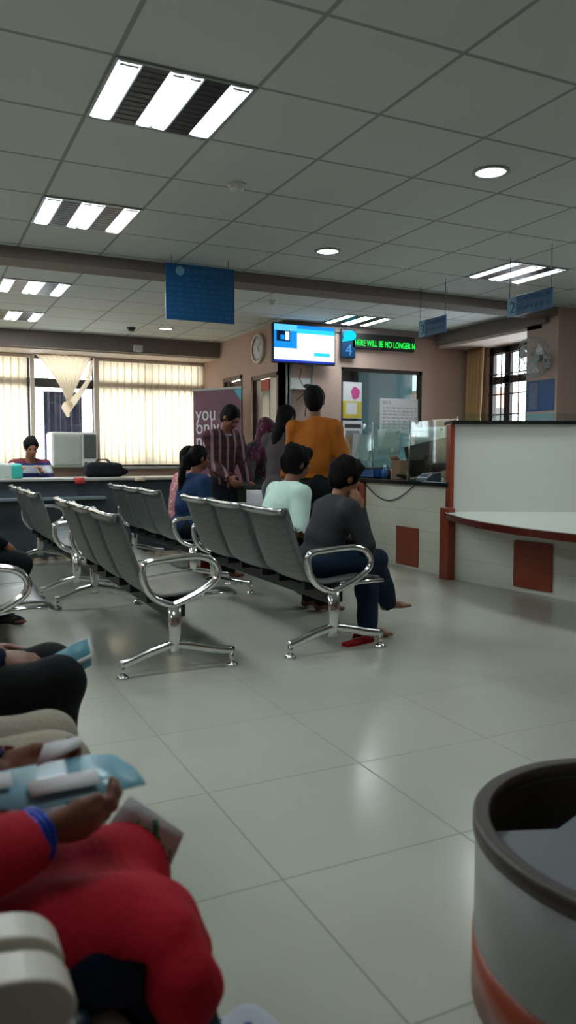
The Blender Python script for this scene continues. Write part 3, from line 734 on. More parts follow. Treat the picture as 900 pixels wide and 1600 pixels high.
for i in range(12):
    v = i/11; row = []
    for j in range(25):
        u_ = j/24; row.append((-.03*math.sin(u_*5*2*PI)-.02, (-.15+.33*u_)+.06*v, -1.45*v))
    P.append(row)
mb = MB(); mb.sheet(P, .002); mb.build('drape', mat('tan_curtain', 'a9885c', .85, var=.1), t)
mb = MB(); mb.tube([(0, -1.25, .01), (0, .2, .01)], .012, 8); mb.build('curtain_rod', M['brownwood'], t)

# ---- doors
t = struct('door_1', (lambda m_: (m_.box((XW+.04, 8.33, 0), (XW+.08, 9.03, 2.07), bev=.004), m_)[-1])(MB()), M['cream'])
mb = MB(); mb.box((XW+.03, 8.62, 1.05), (XW+.042, 8.82, 1.92)); mb.build('pane', mat('door_glass', '8d958c', .15), t)
mb = MB(); mb.box((XW+.024, 8.62, 1.93), (XW+.04, 8.86, 2.06)); mb.build('notice', mat('red_notice', 'b0523c', .6), t)
mb = MB(); mb.tube([(XW+.04, 8.4, 1.0), (XW-.02, 8.4, 1.0), (XW-.02, 8.5, 1.0)], .01, 8); mb.build('door_handle', M['chrome'], t)
t = struct('door_2', (lambda m_: (m_.box((XW+.07, 9.45, 0), (XW+.11, 10.02, 2.13), bev=.004), m_)[-1])(MB()), M['brownwood'])
mb = MB(); mb.tube([(XW+.07, 9.5, 1.0), (XW+.02, 9.5, 1.0), (XW+.02, 9.6, 1.0)], .01, 8); mb.build('door_handle', M['chrome'], t)
mb = MB()
for y in (8.285, 9.03, 9.40, 10.02): mb.box((XW-.012, y, 0), (XW+.03, y+.045, 2.12 if y < 9.2 else 2.18))
mb.box((XW-.012, 8.285, 2.07), (XW+.03, 9.075, 2.12)); mb.box((XW-.012, 9.40, 2.13), (XW+.03, 10.065, 2.18)); struct('trim_9', mb, M['brownwood'])

# ================================================================== CEILING THINGS
def make_fixture():
    t = empty('ceiling_light')
    mb = MB()
    for a, b in (((-.3, -.3), (.3, -.285)), ((-.3, .285), (.3, .3)), ((-.3, -.285), (-.285, .285)), ((.285, -.285), (.3, .285))):
        mb.box((a[0], a[1], -.008), (b[0], b[1], 0))
    mb.build('frame', M['fixframe'], t)
    for x0, x1 in ((-.185, -.075), (.075, .185)):
        mb = MB(); mb.box((x0, -.285, -.007), (x1, .285, -.003))
        for i in range(1, 12): mb.box((x0, -.285+i*.0475-.002, -.0085), (x1, -.285+i*.0475+.002, -.006))
        mb.build('louver', M['louver'], t)
    for x0, x1 in ((-.285, -.19), (-.07, -.003), (.003, .07), (.19, .285)):
        mb = MB(); n = 7; pr_ = [((x0+x1)/2+(x1-x0)/2*math.cos(PI*i/n), -.004-.006*math.sin(PI*i/n)) for i in range(n+1)]
        mb.prism(pr_, 1, -.27, .27, smooth=True)
        for yy in (-.27, .262): mb.box((x0+.01, yy, -.014), (x1-.01, yy+.008, -.003), 1)
        mb.build('tube', [M['tube'], M['chrome']], t)
    return t
fx = make_fixture()
FL = ['square ceiling light with three bright strips nearest the camera', 'square ceiling light second from the camera, above the beam and left', 'square ceiling light on the right behind the hanging signs',
      'ceiling light behind the first beam at the far left', 'ceiling light farthest back at the left above the window blinds', 'ceiling light over the back wall between the blue bubble sign and screen']
for i, (x, y) in enumerate(FIX_SEEN):
    o = fx if i == 0 else copy_tree(fx); o.location = (x, y, CEIL); tag(o, FL[i], 'light', 'square ceiling lights')
def make_down():
    t = empty('downlight')
    mb = MB(); mb.lathe([(.098, 0), (.1, -.008), (.082, -.01), (.08, -.002)], (0, 0, 0), 28); mb.build('ring', M['fixframe'], t)
    mb = MB(); mb.lathe([(.0001, -.006), (.05, -.006), (.081, -.004), (.081, 0)], (0, 0, 0), 28); mb.build('diffuser', M['down'], t)
    return t
dl = make_down()
for i, (x, y, l) in enumerate(((2.883, 3.437, 'round white downlight nearest the camera at the upper right'), (2.879, 5.276, 'round white downlight in front of the beam above the screen'), (2.841, 9.327, 'small round downlight behind the beam under the blue notice board'))):
    o = dl if i == 0 else copy_tree(dl); o.location = (x, y, CEIL); tag(o, l, 'light', 'round downlights')
for (x, y, l, kk) in ((1.716, 4.23, 'white round smoke detector on the ceiling between the first two square lights', 'white'), (2.449, 9.467, 'small dark smoke detector left of the farthest downlight', 'blacksteel'), (3.297, 7.2, 'pale smoke detector just behind the beam above the screen', 'white')):
    t = empty('smoke_detector', (x, y, CEIL), 0, l, 'detector')
    mb = MB(); mb.lathe([(.0, 0), (.055, 0), (.055, -.012), (.045, -.02)], (0, 0, 0), 20); mb.build('base', M[kk], t)
    mb = MB(); mb.lathe([(.042, -.018), (.036, -.04), (.02, -.046), (.0001, -.046)], (0, 0, 0), 20)
    for k in range(8): an = k*PI/4; mb.box((.03*math.cos(an)-.004, .03*math.sin(an)-.004, -.044), (.03*math.cos(an)+.004, .03*math.sin(an)+.004, -.02))
    mb.build('sensor_head', M[kk], t)
t = empty('emergency_light', (2.72, 10.2, 2.54), 0, 'small white fitting on the face of the far beam', 'fitting')
mb = MB(); mb.box((-.06, -.05, -.045), (.06, 0, .045), bev=.01); mb.build('case', M['white'], t)
mb = MB(); mb.lathe([(0, 0), (.025, 0), (.03, .02)], (0, -.05, -.05), 12); mb.build('lens', M['paper'], t)

# ================================================================== SIGNS
def glyph_rows(mb, x0, x1, z0, z1, rows, y, seed, lh=.55):
    """rows of small headline-and-stem strokes like the board's unreadable script"""
    rg = random.Random(seed); dz = (z1-z0)/rows
    for r_ in range(rows):
        z = z1-dz*(r_+.2); x = x0
        while x < x1-.02:
            wd = rg.uniform(.03, .07); wd = min(wd, x1-x); hgt = dz*lh
            mb.box((x, y-.001, z-.003), (x+wd, y, z))
            q = x+.004
            while q < x+wd-.004:
                mb.box((q, y-.001, z-hgt*rg.uniform(.6, 1)), (q+.0035, y, z))
                if rg.random() > .4: mb.box((q, y-.001, z-hgt*.6), (q+.009, y, z-hgt*.5))
                q += rg.uniform(.009, .014)
            x += wd+.018
BX0, BX1, BZ0, BZ1, BY = 1.80, 2.37, 2.195, 2.625, 5.9
t = empty('notice_board', (0, BY, 0), 0, 'large blue notice board with pale script hanging below the ceiling', 'sign')
mb = MB(); mb.box((BX0, 0, BZ0), (BX1, .012, BZ1), bev=.002); mb.build('board', M['blue'], t)
mb = MB(); glyph_rows(mb, BX0+.16, BX1-.08, BZ1-.085, BZ1-.02, 1, -.0005, 3, .6); glyph_rows(mb, BX0+.16, BX1-.17, BZ1-.135, BZ1-.09, 1, -.0005, 5)
glyph_rows(mb, BX0+.02, BX1-.02, BZ0+.02, BZ1-.14, 7, -.0005, 11); mb.build('lettering', M['signtxt'], t)
mb = MB(); n = 20; mb.prism([(BX0+.115+.035*math.cos(2*PI*i/n), BZ1-.055+.035*math.sin(2*PI*i/n)) for i in range(n)], 1, -.003, 0); mb.build('emblem', M['bluelt'], t)
for x in (BX0+.05, BX1-.05): mb = MB(); mb.tube([(x, .006, BZ1-.01), (x, .006, CEIL)], .002, 6); mb.build('hanging_wire', M['blacksteel'], t)
def lane_sign(y0, y1, num, label, seed):
    # plane x = 4.25, faces -x; y1 far, y0 near
    t = empty('counter_sign', (4.25, (y0+y1)/2, 0), 0, label, 'sign', 'hanging blue counter signs'); h_ = (y1-y0)/2
    mb = MB(); mb.box((0, -h_, 2.225), (.01, h_, 2.375), bev=.002); mb.build('board', M['blue'], t)
    mb = MB(); mb.box((-.002, h_-.1, 2.228), (0, h_-.002, 2.372)); mb.build('number_panel', M['bluelt'], t)
    text_part(num, .13, M['blue'], t, (-.003, h_-.03, 2.25), (PI/2, 0, -PI/2), 'number')
    mb = MB(); rg = random.Random(seed)
    tmp = MB(); glyph_rows(tmp, -h_+.02, h_-.12, 2.24, 2.37, 2, 0, seed)
    mb.v = [(-.0015+v[1], -v[0]-.1, v[2]) for v in tmp.v]; mb.f = tmp.f; mb.mi = tmp.mi; mb.sm = tmp.sm
    mb.build('lettering', M['signtxt'], t)
    for y in (-h_+.02, h_-.02): m2 = MB(); m2.tube([(.005, y, 2.37), (.005, y, CEIL)], .0025, 6); m2.build('hanging_wire', M['blacksteel'], t)
lane_sign(4.36, 4.84, '2', 'hanging blue counter sign with the number 2, nearer of the two', 4)
lane_sign(5.62, 6.03, '3', 'smaller blue hanging counter sign farther back with the number 3', 9)
# television
t = empty('television', (4.11, TY-.1, 2.405), math.radians(0), 'wall-mounted television with a blue and white picture on screen', 'television')
mb = MB(); mb.box((-.405, -.03, -.215), (.405, .02, .235), bev=.006); mb.box((-.15, .02, -.12), (.15, .09, .12)); mb.build('case', M['blacksteel'], t)
scn = MB(); E_ = lambda c, s_: emis('screen_'+c, c, s_)
smats = [E_('eafaff', 1.25), E_('1f96ff', 1.0), E_('35d3f5', 1.1), E_('142a4a', .6), E_('2a45c8', .9), E_('62cbff', 1.1)]
def sc_q(x0, x1, z0, z1, mi, dy): scn.box((x0, -.0305-dy, z0), (x1, -.03, z1), mi)
sc_q(-.39, .39, -.2, .22, 0, 0); sc_q(-.39, -.1, -.045, .22, 1, .0006); sc_q(-.39, -.1, .15, .22, 5, .001); sc_q(-.1, .39, .18, .22, 1, .0006); sc_q(-.1, .39, .13, .18, 2, .0006)
sc_q(-.36, -.19, .03, .15, 3, .002); sc_q(-.25, -.2, .045, .14, 0, .0025); sc_q(.12, .33, -.12, -.08, 2, .0006); sc_q(-.39, .39, -.2, -.175, 4, .0006); sc_q(-.31, -.26, .05, .1, 1, .0025)
scn.build('screen', smats, t)
# LED ticker
t = empty('led_ticker', (5.23, TY-.03, 2.51), 0, 'black LED ticker with green scrolling words on the back wall', 'display')
mb = MB(); mb.box((-.45, -.04, -.085), (.45, .03, .09), bev=.006); mb.build('case', M['rubber'], t)
text_part('HERE WILL BE NO LONGER N', .105, emis('green_led', '22f050', 1.6), t, (-.42, -.042, -.055), (PI/2, 0, 0), 'led_text', .001, sx=.62).rotation_euler[1] = 0
# bubble sign
t = empty('bubble_sign', (4.73, TY-.06, 0), 0, 'dark blue number sign with a glowing cyan bubble beside the LED ticker', 'sign')
mb = MB(); mb.box((-.1, -.01, 2.30), (.1, .05, 2.64), bev=.01); mb.build('board', mat('deep_blue', '0a2d4c', .3), t)
mb = MB(); n = 22
pts = [(.01+.085*math.cos(a), 2.565+.06*math.sin(a)) for a in np.linspace(-PI*.45, PI*1.12, n)]+[(-.095, 2.485)]
mb.prism(pts, 1, -.02, -.01); mb.build('bubble', emis('cyan_glow', '18e0f0', 1.0), t)
text_part('4', .19, mat('faint_blue', '2a6694', .4), t, (-.05, -.013, 2.33), (PI/2, 0, 0), 'number')
# wall clock on the clock wall
t = empty('wall_clock', (XW, 8.83, 2.44), 0, 'round white wall clock left of the television', 'clock')
def disc(mb, r0, r1, x0, x1, mi=0, n=32, c=(0, 0)):
    mb2 = MB(); mb2.lathe([(r0, x0), (r1, x0), (r1, x1), (r0, x1)], (0, 0, 0), n, mi)
    mb.add([(-v[2], v[0]+c[0], v[1]+c[1]) for v in mb2.v], mb2.f, mi, True)
mb = MB(); disc(mb, .15, .18, 0, .045); mb.build('rim', M['cream'], t)
mb = MB(); disc(mb, .0001, .152, 0, .03)
mb.build('dial', M['paper'], t)
mb = MB()
for k in range(12): a = k*PI/6; mb.obox((-.031, .13*math.sin(a), .13*math.cos(a)), (1, 0, 0), (0, math.sin(a), math.cos(a)), (0, math.cos(a), -math.sin(a)), (.001, .012, .003))
mb.build('hour_marks', M['blacksteel'], t)
for a, l in ((2.2, .07), (.9, .11)): mb = MB(); mb.obox((-.033, -l/2*math.sin(a), l/2*math.cos(a)), (1, 0, 0), (0, -math.sin(a), math.cos(a)), (0, math.cos(a), math.sin(a)), (.001, l/2, .003)); mb.build('clock_hand', M['blacksteel'], t)
# roll-up banner
t = empty('rollup_banner', (3.46, 9.2, 0), math.radians(-62), 'purple roll-up banner printed with large white words by the window', 'banner')
mb = MB(); mb.box((-.40, -.01, .09), (.40, .0, 1.96)); mb.build('print', mat('purple_print', '63374f', .5, var=.2, scale=3), t)
mb = MB(); mb.box((-.42, -.08, 0), (.42, .08, .09), bev=.015); mb.build('base', M['fixframe'], t)
mb = MB(); mb.box((-.41, -.02, 1.95), (.41, .012, 1.98), bev=.004); mb.build('top_rail', M['fixframe'], t)
mb = MB(); mb.tube([(0, .03, .05), (0, .03, 1.96)], .01, 8); mb.build('pole', M['fixframe'], t)
mb = MB(); mb.prism([(.28, 1.945), (.40, 1.945), (.40, 1.80)], 1, -.012, -.01); mb.build('corner_flash', mat('cyan_print', '2f9fc0', .5), t)
text_part('you', .26, M['paper'], t, (-.36, -.011, 1.58), (PI/2, 0, 0), 'lettering', sx=.9); text_part('only', .26, M['paper'], t, (-.36, -.011, 1.41), (PI/2, 0, 0), 'lettering', sx=.9)
text_part('need', .26, M['paper'], t, (-.36, -.011, 1.24), (PI/2, 0, 0), 'lettering', sx=.9)
# posters on the office glass
def poster(name, x0, x1, z0, z1, y, label, layers):
    t = empty(name, ((x0+x1)/2, y, 0), 0, label, 'poster'); c = (x0+x1)/2
    mb = MB(); mb.box((x0-c, -.004, z0), (x1-c, 0, z1)); mb.build('sheet', M['paper'], t)
    for q_, (nm, a, b, c0, c1, m_) in enumerate(layers): mb = MB(); mb.box((a, -.0055-.0015*q_, c0), (b, -.004, c1), bev=0); mb.build(nm, m_, t)
    return t
t = poster('wall_poster', 4.705, 4.985, 1.59, 2.03, TY+.05, 'poster with pink shape above a yellow half on the office glass', [('yellow_block', -.138, .138, 1.595, 1.8, mat('yellow_print', 'c9b63c', .7)), ('pale_block', -.08, .07, 1.64, 1.78, M['paper'])])
mb = MB(); mb.prism([(.05+.06*math.cos(a)*(1+.12*math.sin(5*a)), 1.90+.075*math.sin(a)*(1+.1*math.cos(3*a))) for a in np.linspace(0, 2*PI, 24)[:-1]], 1, -.006, -.004); mb.build('pink_print', mat('pink_print', 'c4498b', .7), t)
t = poster('white_notice', 5.25, 5.84, 1.42, 1.85, TY+.05, 'large white notice on the right of the office glass', [])
mb = MB(); glyph_rows(mb, -.26, -.1, 1.77, 1.83, 1, -.0045, 2, .8); glyph_rows(mb, -.26, .25, 1.46, 1.75, 7, -.0045, 8); mb.build('lettering', mat('grey_ink', '9a9da6', .8), t)
t = poster('headline_sheet', 4.68, 4.95, 1.2, 1.56, TY-.02, 'white sheet with dark headline on the wall below the pink and yellow poster', [('headline', -.11, .12, 1.47, 1.52, mat('ink', '34343c', .7)), ('picture', -.09, .1, 1.23, 1.44, mat('grey_picture', '777f80', .7, var=.5, scale=25))])
# column posters
t = empty('blue_poster', (6.1, 6.4, 0), 0, 'blue poster on the column beside the barred window', 'poster')
mb = MB(); mb.box((-.006, -.21, 1.62), (0, .2, 1.95)); mb.build('sheet', mat('poster_blue', '134a80', .4, var=.2, scale=7), t)
mb = MB(); mb.box((-.008, .03, 1.64), (-.006, .16, 1.93)); mb.build('picture', mat('poster_figure', '5a6a86', .5, var=.5, scale=14), t)
t = empty('pale_poster', (6.1, 6.4, 0), 0, 'pale lower poster on the column under the blue poster', 'poster')
mb = MB(); mb.box((-.005, -.21, 1.28), (0, .2, 1.60)); mb.build('sheet', mat('pale_blue_print', '8fa6b2', .6), t)
# pipes and meter shelf on the back wall
t = empty('conduit_pipe', (3.95, TY, 0), 0, 'grey conduit pipes running down the wall below the television', 'pipe')
for dx in (-.02, .025): mb = MB(); mb.tube([(dx, -.02, 0), (dx, -.02, 2.2)], .013, 8); mb.build('pipe', M['fixframe'], t)
mb = MB(); mb.tube([(.32, -.02, 0), (.32, -.02, 2.2)], .012, 8); mb.build('pipe', M['fixframe'], t)
t = empty('wall_shelf', (4.12, TY, 1.9), 0, 'small white wall shelf with cables under the television', 'shelf')
mb = MB(); mb.box((-.14, -.14, 0), (.13, 0, .015), bev=.003); mb.box((-.14, -.01, 0), (.13, 0, .14)); mb.build('board', M['white'], t)
mb = MB(); mb.box((.03, -.1, .015), (.09, -.03, .07), bev=.006); mb.build('adapter', M['blacksteel'], t)
mb = MB(); mb.tube([(.0, -.02, .25), (-.04, -.06, .12), (.01, -.09, .02), (-.03, -.15, -.05), (-.06, -.03, -.12)], .005, 6); mb.tube([(.06, -.06, .06), (.07, -.14, -.02), (.03, -.1, -.14), (.05, -.02, -.3)], .005, 6); mb.build('cable', M['rubber'], t)

# ================================================================== WALL FAN
t = empty('wall_fan', (6.1, 6.3, 2.14), 0, 'grey wall fan mounted high on the column by the barred window', 'fan')
mb = MB(); mb.box((-.03, -.05, -.08), (0, .05, .06), bev=.008); mb.tube([(-.02, 0, 0), (-.12, 0, .03)], .018, 10); mb.build('bracket', M['fixframe'], t)
fd = nrm(V(-.75, .0, -.1)); fc_ = V(-.2, 0, .03); fxx = nrm(np.cross(fd, V(0, 0, 1))); fzz = np.cross(fxx, fd)
def ring(mb, r_, off, tr, n=28): mb.tube([fc_+fd*off+fxx*r_*math.cos(a)+fzz*r_*math.sin(a) for a in np.linspace(0, 2*PI, n+1)[:-1]], tr, 6, closed=True)
mb = MB(); mb.tube([fc_-fd*.1, fc_-fd*.02], [.05, .06], 14); mb.build('motor', M['fixframe'], t)
mb = MB()
for r_, off in ((.21, .0), (.2, .05), (.13, .08), (.06, .09), (.2, -.05), (.12, -.08)): ring(mb, r_, off, .004)
for k in range(24):
    a = k*PI/12; d_ = fxx*math.cos(a)+fzz*math.sin(a); mb.tube([fc_+fd*.09+d_*.05, fc_+fd*.08+d_*.13, fc_+fd*.05+d_*.2, fc_+d_*.212, fc_-fd*.05+d_*.2, fc_-fd*.08+d_*.12], .0022, 5)
mb.build('cage', M['fixframe'], t)
mb = MB()
for k in range(3):
    a = k*2*PI/3+.5; P = []
    for i in range(6):
        q = .03+.15*i/5; row = []
        for j in range(5):
            b = a+(j/4-.5)*(.5+.5*i/5); d_ = fxx*math.cos(b)+fzz*math.sin(b); row.append(fc_+d_*q+fd*(.03+.03*(j/4-.5)))
        P.append(row)
    mb.sheet(P, .003)
mb.build('blades', mat('fan_blade', 'b9c0bd', .4), t)

# ================================================================== COUNTERS
CX = 4.5
t = empty('cash_counter', (CX, 6.6, 0), 0, 'cream panelled counter with dark granite top under the glass screen', 'counter')
mb = MB(); mb.box((0, -.75, .0), (.6, .84, .85)); mb.build('front_panel', M['lam'], t)
mb = MB(); mb.box((-.06, -.78, .85), (.72, .92, .895), bev=.008); mb.build('worktop', M['granite'], t)
mb = MB(); mb.box((-.012, -.27, .03), (0, .12, .42), bev=.003); mb.build('inset_panel', M['redbrown'], t)
mb = MB(); mb.box((-.02, .74, 0), (.05, .86, .85), bev=.004); mb.build('corner_post', M['redbrown'], t)
# cable under the counter top
mb = MB(); mb.tube([(CX-.02, 7.35-(i/16)*.95, .84-.17*math.sin(PI*i/16)) for i in range(17)], .006, 6)
tag(mb.build('hanging_cable', M['rubber']), 'dark cable drooping in a loop under the granite counter edge', 'cable')
# enquiry desk
A_ = V(4.50, 5.82); B_ = V(5.56, 5.31); dC = nrm(B_-A_); C_ = A_+dC*2.0
t = empty('enquiry_desk', (4.6, 5.3, 0), 0, 'large curved enquiry desk with white upper panel and dark red ledge edge', 'counter')
def loc2(p): return (p[0]-4.6, p[1]-5.3)
base = [(4.47, 5.83), (4.5, 5.5), (4.56, 5.1), (4.61, 4.75), (4.64, 4.35), (4.70, 3.95), (4.83, 3.6), (5.05, 3.3), (5.35, 3.1), (6.3, 3.0), (6.3, 4.9), (5.56, 5.29)]
mb = MB(); mb.prism([loc2(p) for p in base], 2, 0, .56); mb.build('base', M['lam'], t)
def catmull(P, n=6):
    P = [np.array(p, float) for p in P]; out = []
    for i in range(len(P)-1):
        p0, p1, p2, p3 = P[max(i-1, 0)], P[i], P[i+1], P[min(i+2, len(P)-1)]
        for j in range(n):
            u_ = j/n; out.append(.5*((2*p1)+(p2-p0)*u_+(2*p0-5*p1+4*p2-p3)*u_**2+(3*p1-p0-3*p2+p3)*u_**3))
    out.append(P[-1]); return out
front = catmull([(4.42, 5.84), (4.29, 5.52), (4.13, 5.1), (4.05, 4.75), (4.0, 4.3), (4.02, 3.85), (4.14, 3.4), (4.4, 3.0), (4.8, 2.75), (5.4, 2.65)])
led = [tuple(p) for p in front]+[(6.3, 2.7), (6.3, 4.94), (5.56, 5.33), (4.5, 5.84)]
mb = MB(); mb.prism([loc2(p) for p in led], 2, .615, .622); mb.build('ledge_top', M['white'], t)
mb = MB(); mb.prism([loc2(p) for p in led], 2, .56, .615); mb.build('ledge_edge', M['maroonedge'], t)
for o_ in t.children:
    if o_.name.startswith('ledge_edge'):
        for p in o_.data.polygons: p.use_smooth = False
n_ = V(dC[1], -dC[0]); n_ = n_ if n_@V(-1, -1) > 0 else -n_
mb = MB(); q = [A_, C_, C_-n_*.04, A_-n_*.04]; mb.prism([loc2(p) for p in q], 2, .622, 1.43); mb.build('upper_panel', M['white'], t)
mb = MB(); q = [A_+n_*.05-dC*.02, C_+n_*.05, C_-n_*.3, A_-n_*.3-dC*.02]; mb.prism([loc2(p) for p in q], 2, 1.43, 1.462); mb.build('upper_top', M['granite'], t)
mb = MB(); q = [A_+dC*.1, C_, C_-n_*.008, A_+dC*.1-n_*.008]; mb.prism([loc2(p) for p in q], 2, 1.462, 1.53); mb.build('glass_rail', M['glass'], t)
mb = MB(); mb.box((4.395-4.6, 5.73-5.3, 0), (4.475-4.6, 5.86-5.3, .66), bev=.004); mb.box((4.455-4.6, 5.79-5.3, .66), (4.50-4.6, 5.86-5.3, 1.43), bev=.004); mb.build('corner_post', M['redbrown'], t)
mb = MB()
P = [[(4.598-.0-4.6+x_*0-.006*0, y_, z_) for z_ in (.05, .41)] for x_, y_ in ((0, 0),)]
e1, e2 = V(4.568, 5.04), V(4.618, 4.655); dd = nrm(e2-e1); nn = V(dd[1], -dd[0]); nn = nn if nn[0] < 0 else -nn
q = [e1+nn*.004, e2+nn*.004, e2+nn*.016, e1+nn*.016]; mb = MB(); mb.prism([loc2(p) for p in q], 2, .045, .43); mb.build('inset_panel', M['redbrown'], t)
# glass screen on the cash counter
t = empty('glass_screen', (4.72, 6.7, .895), 0, 'greenish glass screen standing on the granite counter', 'screen')
for y0, y1 in ((-.68, .12), (.14, .86)): mb = MB(); mb.box((-.004, y0, .0), (.004, y1, .60), bev=.001); mb.build('pane', M['glass'], t)
for y in (-.68, .13, .86): mb = MB(); mb.tube([(0, y, 0), (0, y, .62)], .009, 8); mb.build('post', M['chrome'], t)
mb = MB(); mb.sheet([[(-.02, .86, .0), (-.28, .9, 0)], [(-.02, .86, .6), (-.12, .9, .6)]], .006); mb.build('side_pane', M['glass'], t)
def paper_on(name, loc, wy, hz, label, m_, tilt=0., rz=0.):
    t = empty(name, loc, rz, label, 'paper'); P = [[(.01*math.sin(i*.9+j*.5)+tilt*j/3, -wy/2+wy*i/4, hz*j/3) for i in range(5)] for j in range(4)]
    mb = MB(); mb.sheet(P, .0012); mb.build('sheet', m_, t); return t
paper_on('taped_notice', (4.73, 7.24, 1.16), .42, .27, 'white sheet taped inside the counter glass left of the monitor', M['paper'])
paper_on('taped_sheet', (4.95, 6.80, 1.26), .52, .18, 'white sheet above the monitor behind the glass', M['paper'])
# monitor seen from behind
t = empty('computer_monitor', (4.90, 6.66, .895), math.radians(28), 'black computer monitor seen from behind on the granite counter', 'monitor')
mb = MB(); mb.lathe([(0, 0), (.11, 0), (.11, .012), (.03, .02), (.0, .02)], (0, 0, 0), 24); mb.build('base', M['blacksteel'], t)
mb = MB(); mb.box((-.02, -.03, .015), (.02, .03, .16), bev=.006); mb.build('stand', M['blacksteel'], t)
rot = math.radians(12); ax_ = (1, 0, 0)
mb = MB(); mb.obox((0, 0, .235), (1, 0, .1), (0, math.cos(rot), -math.sin(rot)), (-.1, math.sin(rot), math.cos(rot)), (.018, .30, .165)); mb.obox((-.03, 0, .22), (1, 0, .1), (0, math.cos(rot), -math.sin(rot)), (-.1, math.sin(rot), math.cos(rot)), (.025, .13, .09)); mb.build('case', M['blacksteel'], t)
t = empty('cardboard_box', (4.60, 6.84, .895), math.radians(15), 'tan cardboard box leaning by the monitor', 'box')
mb = MB(); mb.box((-.06, -.06, 0), (.06, .06, .2), bev=.004); mb.build('carton', mat('cardboard', '8d7358', .8, var=.1), t)
mb = MB(); mb.sheet([[(-.06, -.06, .2), (-.06, .06, .2)], [(-.1, -.06, .25), (-.1, .06, .25)]], .003); mb.build('flap', mat('cardboard_flap', '9b8062', .8), t)
t = empty('blue_tray', (4.62, 7.34, .895), 0, 'blue plastic tray on the left end of the granite counter', 'tray')
mb = MB(); mb.box((-.12, -.16, 0), (.12, .16, .01)); [mb.box(a, b) for a, b in (((-.12, -.16, 0), (-.11, .16, .09)), ((.11, -.16, 0), (.12, .16, .09)), ((-.12, -.16, 0), (.12, -.15, .09)), ((-.12, .15, 0), (.12, .16, .09)))]; mb.build('tray', mat('blue_plastic', '1b4f86', .35), t)
mb = MB(); mb.box((-.1, -.13, .01), (.1, .13, .05)); mb.build('papers', M['paper'], t)
for (x, y, r_, hh, c, l) in ((4.60, 7.12, .03, .13, '2a6fb5', 'small blue bottle on the counter between tray and monitor'), (4.66, 7.04, .035, .1, 'c8cfc9', 'white cup on the counter right of the blue bottle'), (4.56, 6.98, .03, .09, '2c2f33', 'black pen cup on the counter left of the cardboard box')):
    t = empty('bottle' if hh > .11 else 'cup', (x, y, .895), 0, l, 'bottle' if hh > .11 else 'cup'); m_ = mat('item_'+c, c, .35)
    mb = MB()
    if hh > .11: mb.lathe([(0, 0), (r_, 0), (r_, hh*.7), (r_*.4, hh*.85), (r_*.4, hh)], (0, 0, 0), 16); mb.build('bottle_body', m_, t); mb = MB(); mb.lathe([(0, hh+.015), (r_*.5, hh+.015), (r_*.5, hh-.01)], (0, 0, 0), 14); mb.build('cap', M['paper'], t)
    else:
        mb.lathe([(0, 0), (r_*.8, 0), (r_, hh), (r_*.9, hh), (r_*.72, .006), (0, .006)], (0, 0, 0), 18); mb.build('cup_body', m_, t)
        if c == '2c2f33':
            for k in range(4): mb = MB(); mb.tube([(0.005*k-.01, .006*(k-2), .01), (.012*(k-1.5), .014*(k-1.5), .15)], .004, 6); mb.build('pen', M[('blue', 'blacksteel', 'paper', 'blue')[k]], t)
# coil of cable and keyboard, printer
mb = MB(); mb.tube([(4.52+.05*math.cos(a), 6.68+.05*math.sin(a)*1.1, .902+.02*a/12+.03*abs(math.sin(a*.5))) for a in np.linspace(0, 14, 60)], .006, 6)
tag(mb.build('cable_coil', M['rubber']), 'loops of black cable lying in front of the cardboard box', 'cable')
t = empty('card_terminal', (4.55, 6.25, .895), .2, 'pale grey card terminal on the counter below the monitor', 'terminal')
mb = MB(); mb.prism([(-.1, 0), (.1, 0), (.1, .08), (-.02, .07), (-.1, .03)], 1, -.07, .07); mb.build('case', mat('terminal_grey', '66788a', .4), t)
mb = MB(); [mb.box((-.075+.028*i, -.05+.028*j, .035+.012*i), (-.057+.028*i, -.032+.028*j, .052+.012*i)) for i in range(3) for j in range(4)]; mb.build('keys', M['blacksteel'], t)
t = empty('white_file_box', (5.0, 6.15, .895), .1, 'white document box behind the glass beside the enquiry desk', 'box')
mb = MB(); mb.box((-.1, -.12, 0), (.1, .12, .42), bev=.006); mb.build('case', mat('pale_green_card', 'a9b8b0', .6), t); mb = MB(); mb.box((-.104, -.04, .2), (-.1, .04, .3)); mb.build('label_plate', M['paper'], t)
t = empty('file_holder', (4.62, 7.7, 0), .0, 'beige magazine stand with leaflets beside the left end of the counter', 'stand')
mb = MB(); mb.box((-.02, -.02, 0), (.02, .02, 1.1)); mb.box((-.15, -.12, 0), (.15, .12, .02), bev=.005); mb.build('stand_post', M['blacksteel'], t)
mb = MB(); mb.prism([(-.12, 1.1), (.1, 1.1), (.06, 1.36), (-.16, 1.36)], 1, -.04, .04); mb.build('rack', mat('beige_card', 'b19a76', .7), t)
for k in range(3): mb = MB(); mb.obox((-.02+.0*k, -.06-.02*k, 1.24), (1, 0, -.1), (0, 1, 0), (.1, 0, 1), (.1, .004, .14)); mb.build('leaflet', M['paper'], t)
# black-top side equipment left of the counter (under the poster)
t = empty('queue_kiosk', (4.45, 7.86, 0), 0, 'black kiosk standing beside the counter end behind the orange shirt', 'kiosk')
mb = MB(); mb.box((-.16, -.1, 0), (.1, .1, 1.02), bev=.02); mb.build('cabinet', M['blacksteel'], t); mb = MB(); mb.obox((-.06, 0, 1.07), (.9, 0, .4), (0, 1, 0), (-.4, 0, .9), (.13, .1, .02)); mb.build('console', M['blacksteel'], t)

